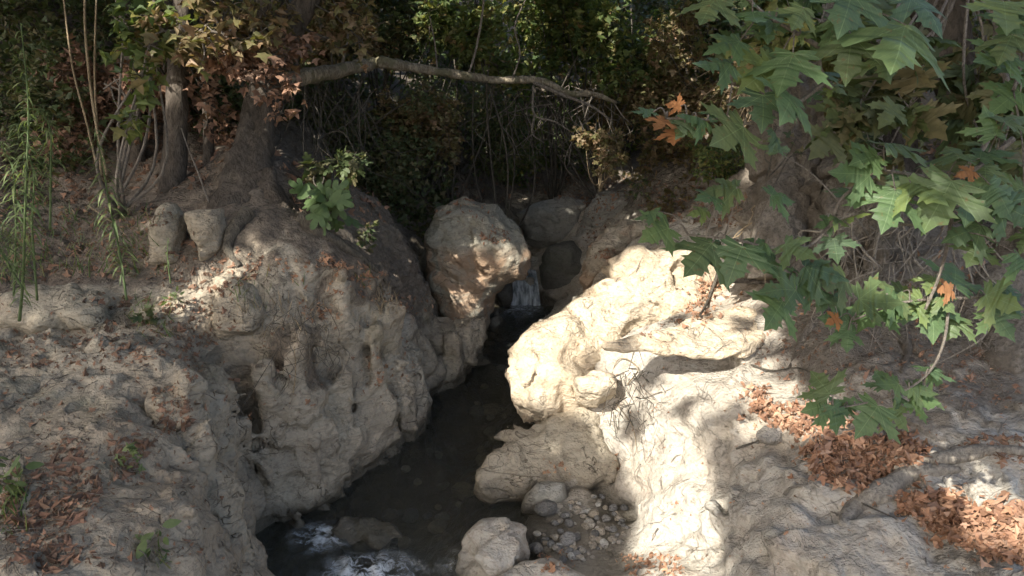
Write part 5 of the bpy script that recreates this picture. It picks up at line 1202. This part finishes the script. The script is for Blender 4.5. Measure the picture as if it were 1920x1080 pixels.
nt.links.new(sk.outputs[0], bg.inputs[0]); nt.links.new(bg.outputs[0], wo.inputs[0])

sa = np.cross(SUN, [0, 0, 1.]); sa /= np.linalg.norm(sa); sb = np.cross(sa, SUN)
def sp(p): p = np.atleast_2d(p); return np.column_stack([p @ sa, p @ sb])
LIT = [  # pixel polygons that the sun reaches in the photograph (weight, step)
 [(1010,650),(1060,625),(1130,575),(1175,510),(1240,500),(1370,510),(1370,560),(1400,610),(1390,660),(1290,740),(1250,800),(1265,870),(1285,960),(1290,1080),(1270,1080),(1262,990),(1245,900),(1215,800),(1150,720),(1040,700),(1010,680)],
 [(850,500),(890,478),(985,490),(975,520),(920,550),(895,590),(855,590)],
 [(1370,20),(1440,20),(1430,120),(1390,200),(1370,120)],
 [(1860,960),(1920,960),(1920,1040),(1870,1020)], [(1720,870),(1800,850),(1840,870),(1760,900)], [(1430,765),(1560,775),(1560,800),(1440,790)],
 [(1420,250),(1475,290),(1440,340),(1415,300)],
]
lit = []; lrad = []
for poly in LIT:
    a = np.array(poly); rad_ = .29 if len(poly) > 10 else .17; n = int(max(20, (np.ptp(a[:, 0]) * np.ptp(a[:, 1])) / 260))
    for u, v in in_poly(poly, n):
        p, nn = hit(u, v)
        if p is not None: lit.append(p); lrad.append(rad_)
for (u, v, y) in [(400,60,5.0),(380,30,5.0),(430,80,5.0),(350,80,4.9),(400,130,5.0),(440,30,5.1),(25,300,3.6),(30,380,3.6),(85,270,4.4),(640,385,5.1),(620,400,5.1),(1120,290,7.1),(1140,270,7.1),(1110,320,7.1),(1150,310,7.1),(1095,275,7.1),(1130,250,7.1),
                  (720,117,6.8),(860,138,7.2),(960,150,7.4),(920,90,7.8),(940,70,7.8),(830,20,8),(840,90,8),(1000,40,9),(1060,90,9),(1400,240,6.6),(1850,60,8),(1860,120,8),(1840,200,8),(1180,60,9.8),(700,40,8.5),(1200,200,8.8),(1300,240,8),(800,190,8.8)]:
    lit.append(Py(u, v, y)); lrad.append(.15)
for _ in range(120):                 # scattered flecks of sun over the undergrowth
    lit.append(Py(600 + 780 * rs.rand(), -20 + 250 * rs.rand() ** 1.3, 7.6 + 3 * rs.rand())); lrad.append(.09 + .10 * rs.rand())
for _ in range(16):
    lit.append(Py(180 + 320 * rs.rand(), -20 + 170 * rs.rand(), 4.7 + rs.rand())); lrad.append(.09 + .08 * rs.rand())
for _ in range(22):
    lit.append(Py(10 + 90 * rs.rand(), 230 + 220 * rs.rand(), 3.7)); lrad.append(.12)
lit = np.array(lit); lrad = np.array(lrad); lit2 = sp(lit); big = np.zeros(len(lit), bool)

def blocker_canopy():
    crowns = [('plane_crown', (-5.5, -2.0, 8.2), 'behind')]
    # leaf positions: unseen slab added sunward, gaps cut along rays to lit spots
    n = 42000
    x = -8.8 + 11.5 * rs.rand(n); y = -5.5 + 15.5 * rs.rand(n); z = 6.0 + 1.9 * rs.rand(n)
    P = np.column_stack([x, y, z])
    g = fbm(P, .8, 2); 
    q = sp(P); keep = np.ones(n, bool)
    for s in range(0, n, 4000):
        d = (np.sqrt(((q[s:s + 4000, None] - lit2[None]) ** 2).sum(2)) - lrad[None]).min(1)
        keep[s:s + 4000] = d > .05 * rs.rand(len(d))
    # scattered leaves still dapple the light a little
    P2 = P[~keep]; P = P[keep]
    P2 = P2[rs.rand(len(P2)) < .010]
    P = np.concatenate([P, P2])
    print('canopy leaves', len(P), 'of', n)
    mid = [(-6.3, -2.5), (-1.5, -2.5), (-6.0, 5.5), (-1.0, 6.0)]
    own = np.argmin(np.linalg.norm(P[:, None, :2] - np.array(mid)[None], axis=2), axis=1)
    labs = ['broad plane tree standing behind and left of the viewer', 'plane tree whose crown arches over the viewer', 'tall plane tree rooted beyond the left bank', 'plane tree whose crown arches high over the gully']
    feet = [(-7.0, -3.5), (-2.6, -2.2), (-6.6, 6.5), (-3.2, 8.4)]
    for c in range(4):
        S = P[own == c]; k = len(S)
        f = drop(*feet[c], 5)[0]
        T = empty('plane_tree', f, labs[c], 'tree', 'shade trees around the gully')  # added out of view as a sun blocker
        mb = MB(); hub = np.array([*mid[c], 6.6])
        tube(mb, [f - np.array([0, 0, .3]), f + np.array([.1, .1, 2]), (f + hub) / 2 + np.array([.1, 0, .9]), hub], [.26, .2, .17, .1], 30, 14, rough=.1, freq=4)
        for s in S[rs.choice(k, 26)]:
            if np.sqrt(((sp((s + hub) / 2) - lit2) ** 2).sum(1)).min() > .3:
                tube(mb, [hub - np.array([0, 0, .3]), (hub + s) / 2 + rs.normal(size=3) * .25, s], [.05, .03, .01], 10, 6)
        mb.build('trunk', MAT['bark_dark'], T)
        mf = MB()
        nn = rs.normal(size=(k, 3)) * .35 - SUN * 1.0
        leaves(mf, STAR_V, STAR_T, S, np.cross(nn, rnd_dirs(k)), nn, .15 + .10 * rs.rand(k), .2, .2)
        mf.build('crown', MAT['canopy'], T)
    # unseen crowns added to the leaning and two right hand trees to block skylight
    for T, boxes in ((T4, [(-4.6, .1, 4.6, 8.6, 3.25, 4.6, 5200)]), (T2, [(.4, 2.6, 6.2, 9.5, 3.3, 4.6, 2600)]), (T3, [(2.2, 5.4, 4.4, 8.5, 3.3, 4.6, 2200)])):
        mf = MB()
        for (ax, bx_, ay, by, az_, bz, n) in boxes:
            P = np.column_stack([ax + (bx_ - ax) * rs.rand(n), ay + (by - ay) * rs.rand(n), az_ + (bz - az_) * rs.rand(n)])
            P = P[fbm(P, 1.1, 2) > -.22]
            d = (np.sqrt(((sp(P)[:, None] - lit2[None]) ** 2).sum(2)) - lrad[None]).min(1)
            P = P[d > -.02]; k = len(P)
            nn = rs.normal(size=(k, 3)) * .6 + np.array([0, 0, 1.])
            leaves(mf, STAR_V, STAR_T, P, np.cross(nn, rnd_dirs(k)), nn, .16 + .10 * rs.rand(k), .3, .3)
        mf.build('crown', MAT['canopy'], T)
blocker_canopy()

# ------------------------------------------------------------------ render settings
SC.render.engine = 'CYCLES'
SC.cycles.use_denoising = True
try: SC.cycles.denoiser = 'OPENIMAGEDENOISE'
except Exception: pass
SC.cycles.max_bounces = 8; SC.cycles.diffuse_bounces = 4; SC.cycles.transparent_max_bounces = 12
SC.cycles.sample_clamp_indirect = 6; SC.cycles.caustics_reflective = False; SC.cycles.caustics_refractive = False
SC.view_settings.view_transform = 'Standard'; SC.view_settings.look = 'None'; SC.view_settings.gamma = 1
SC.view_settings.exposure = 1.70
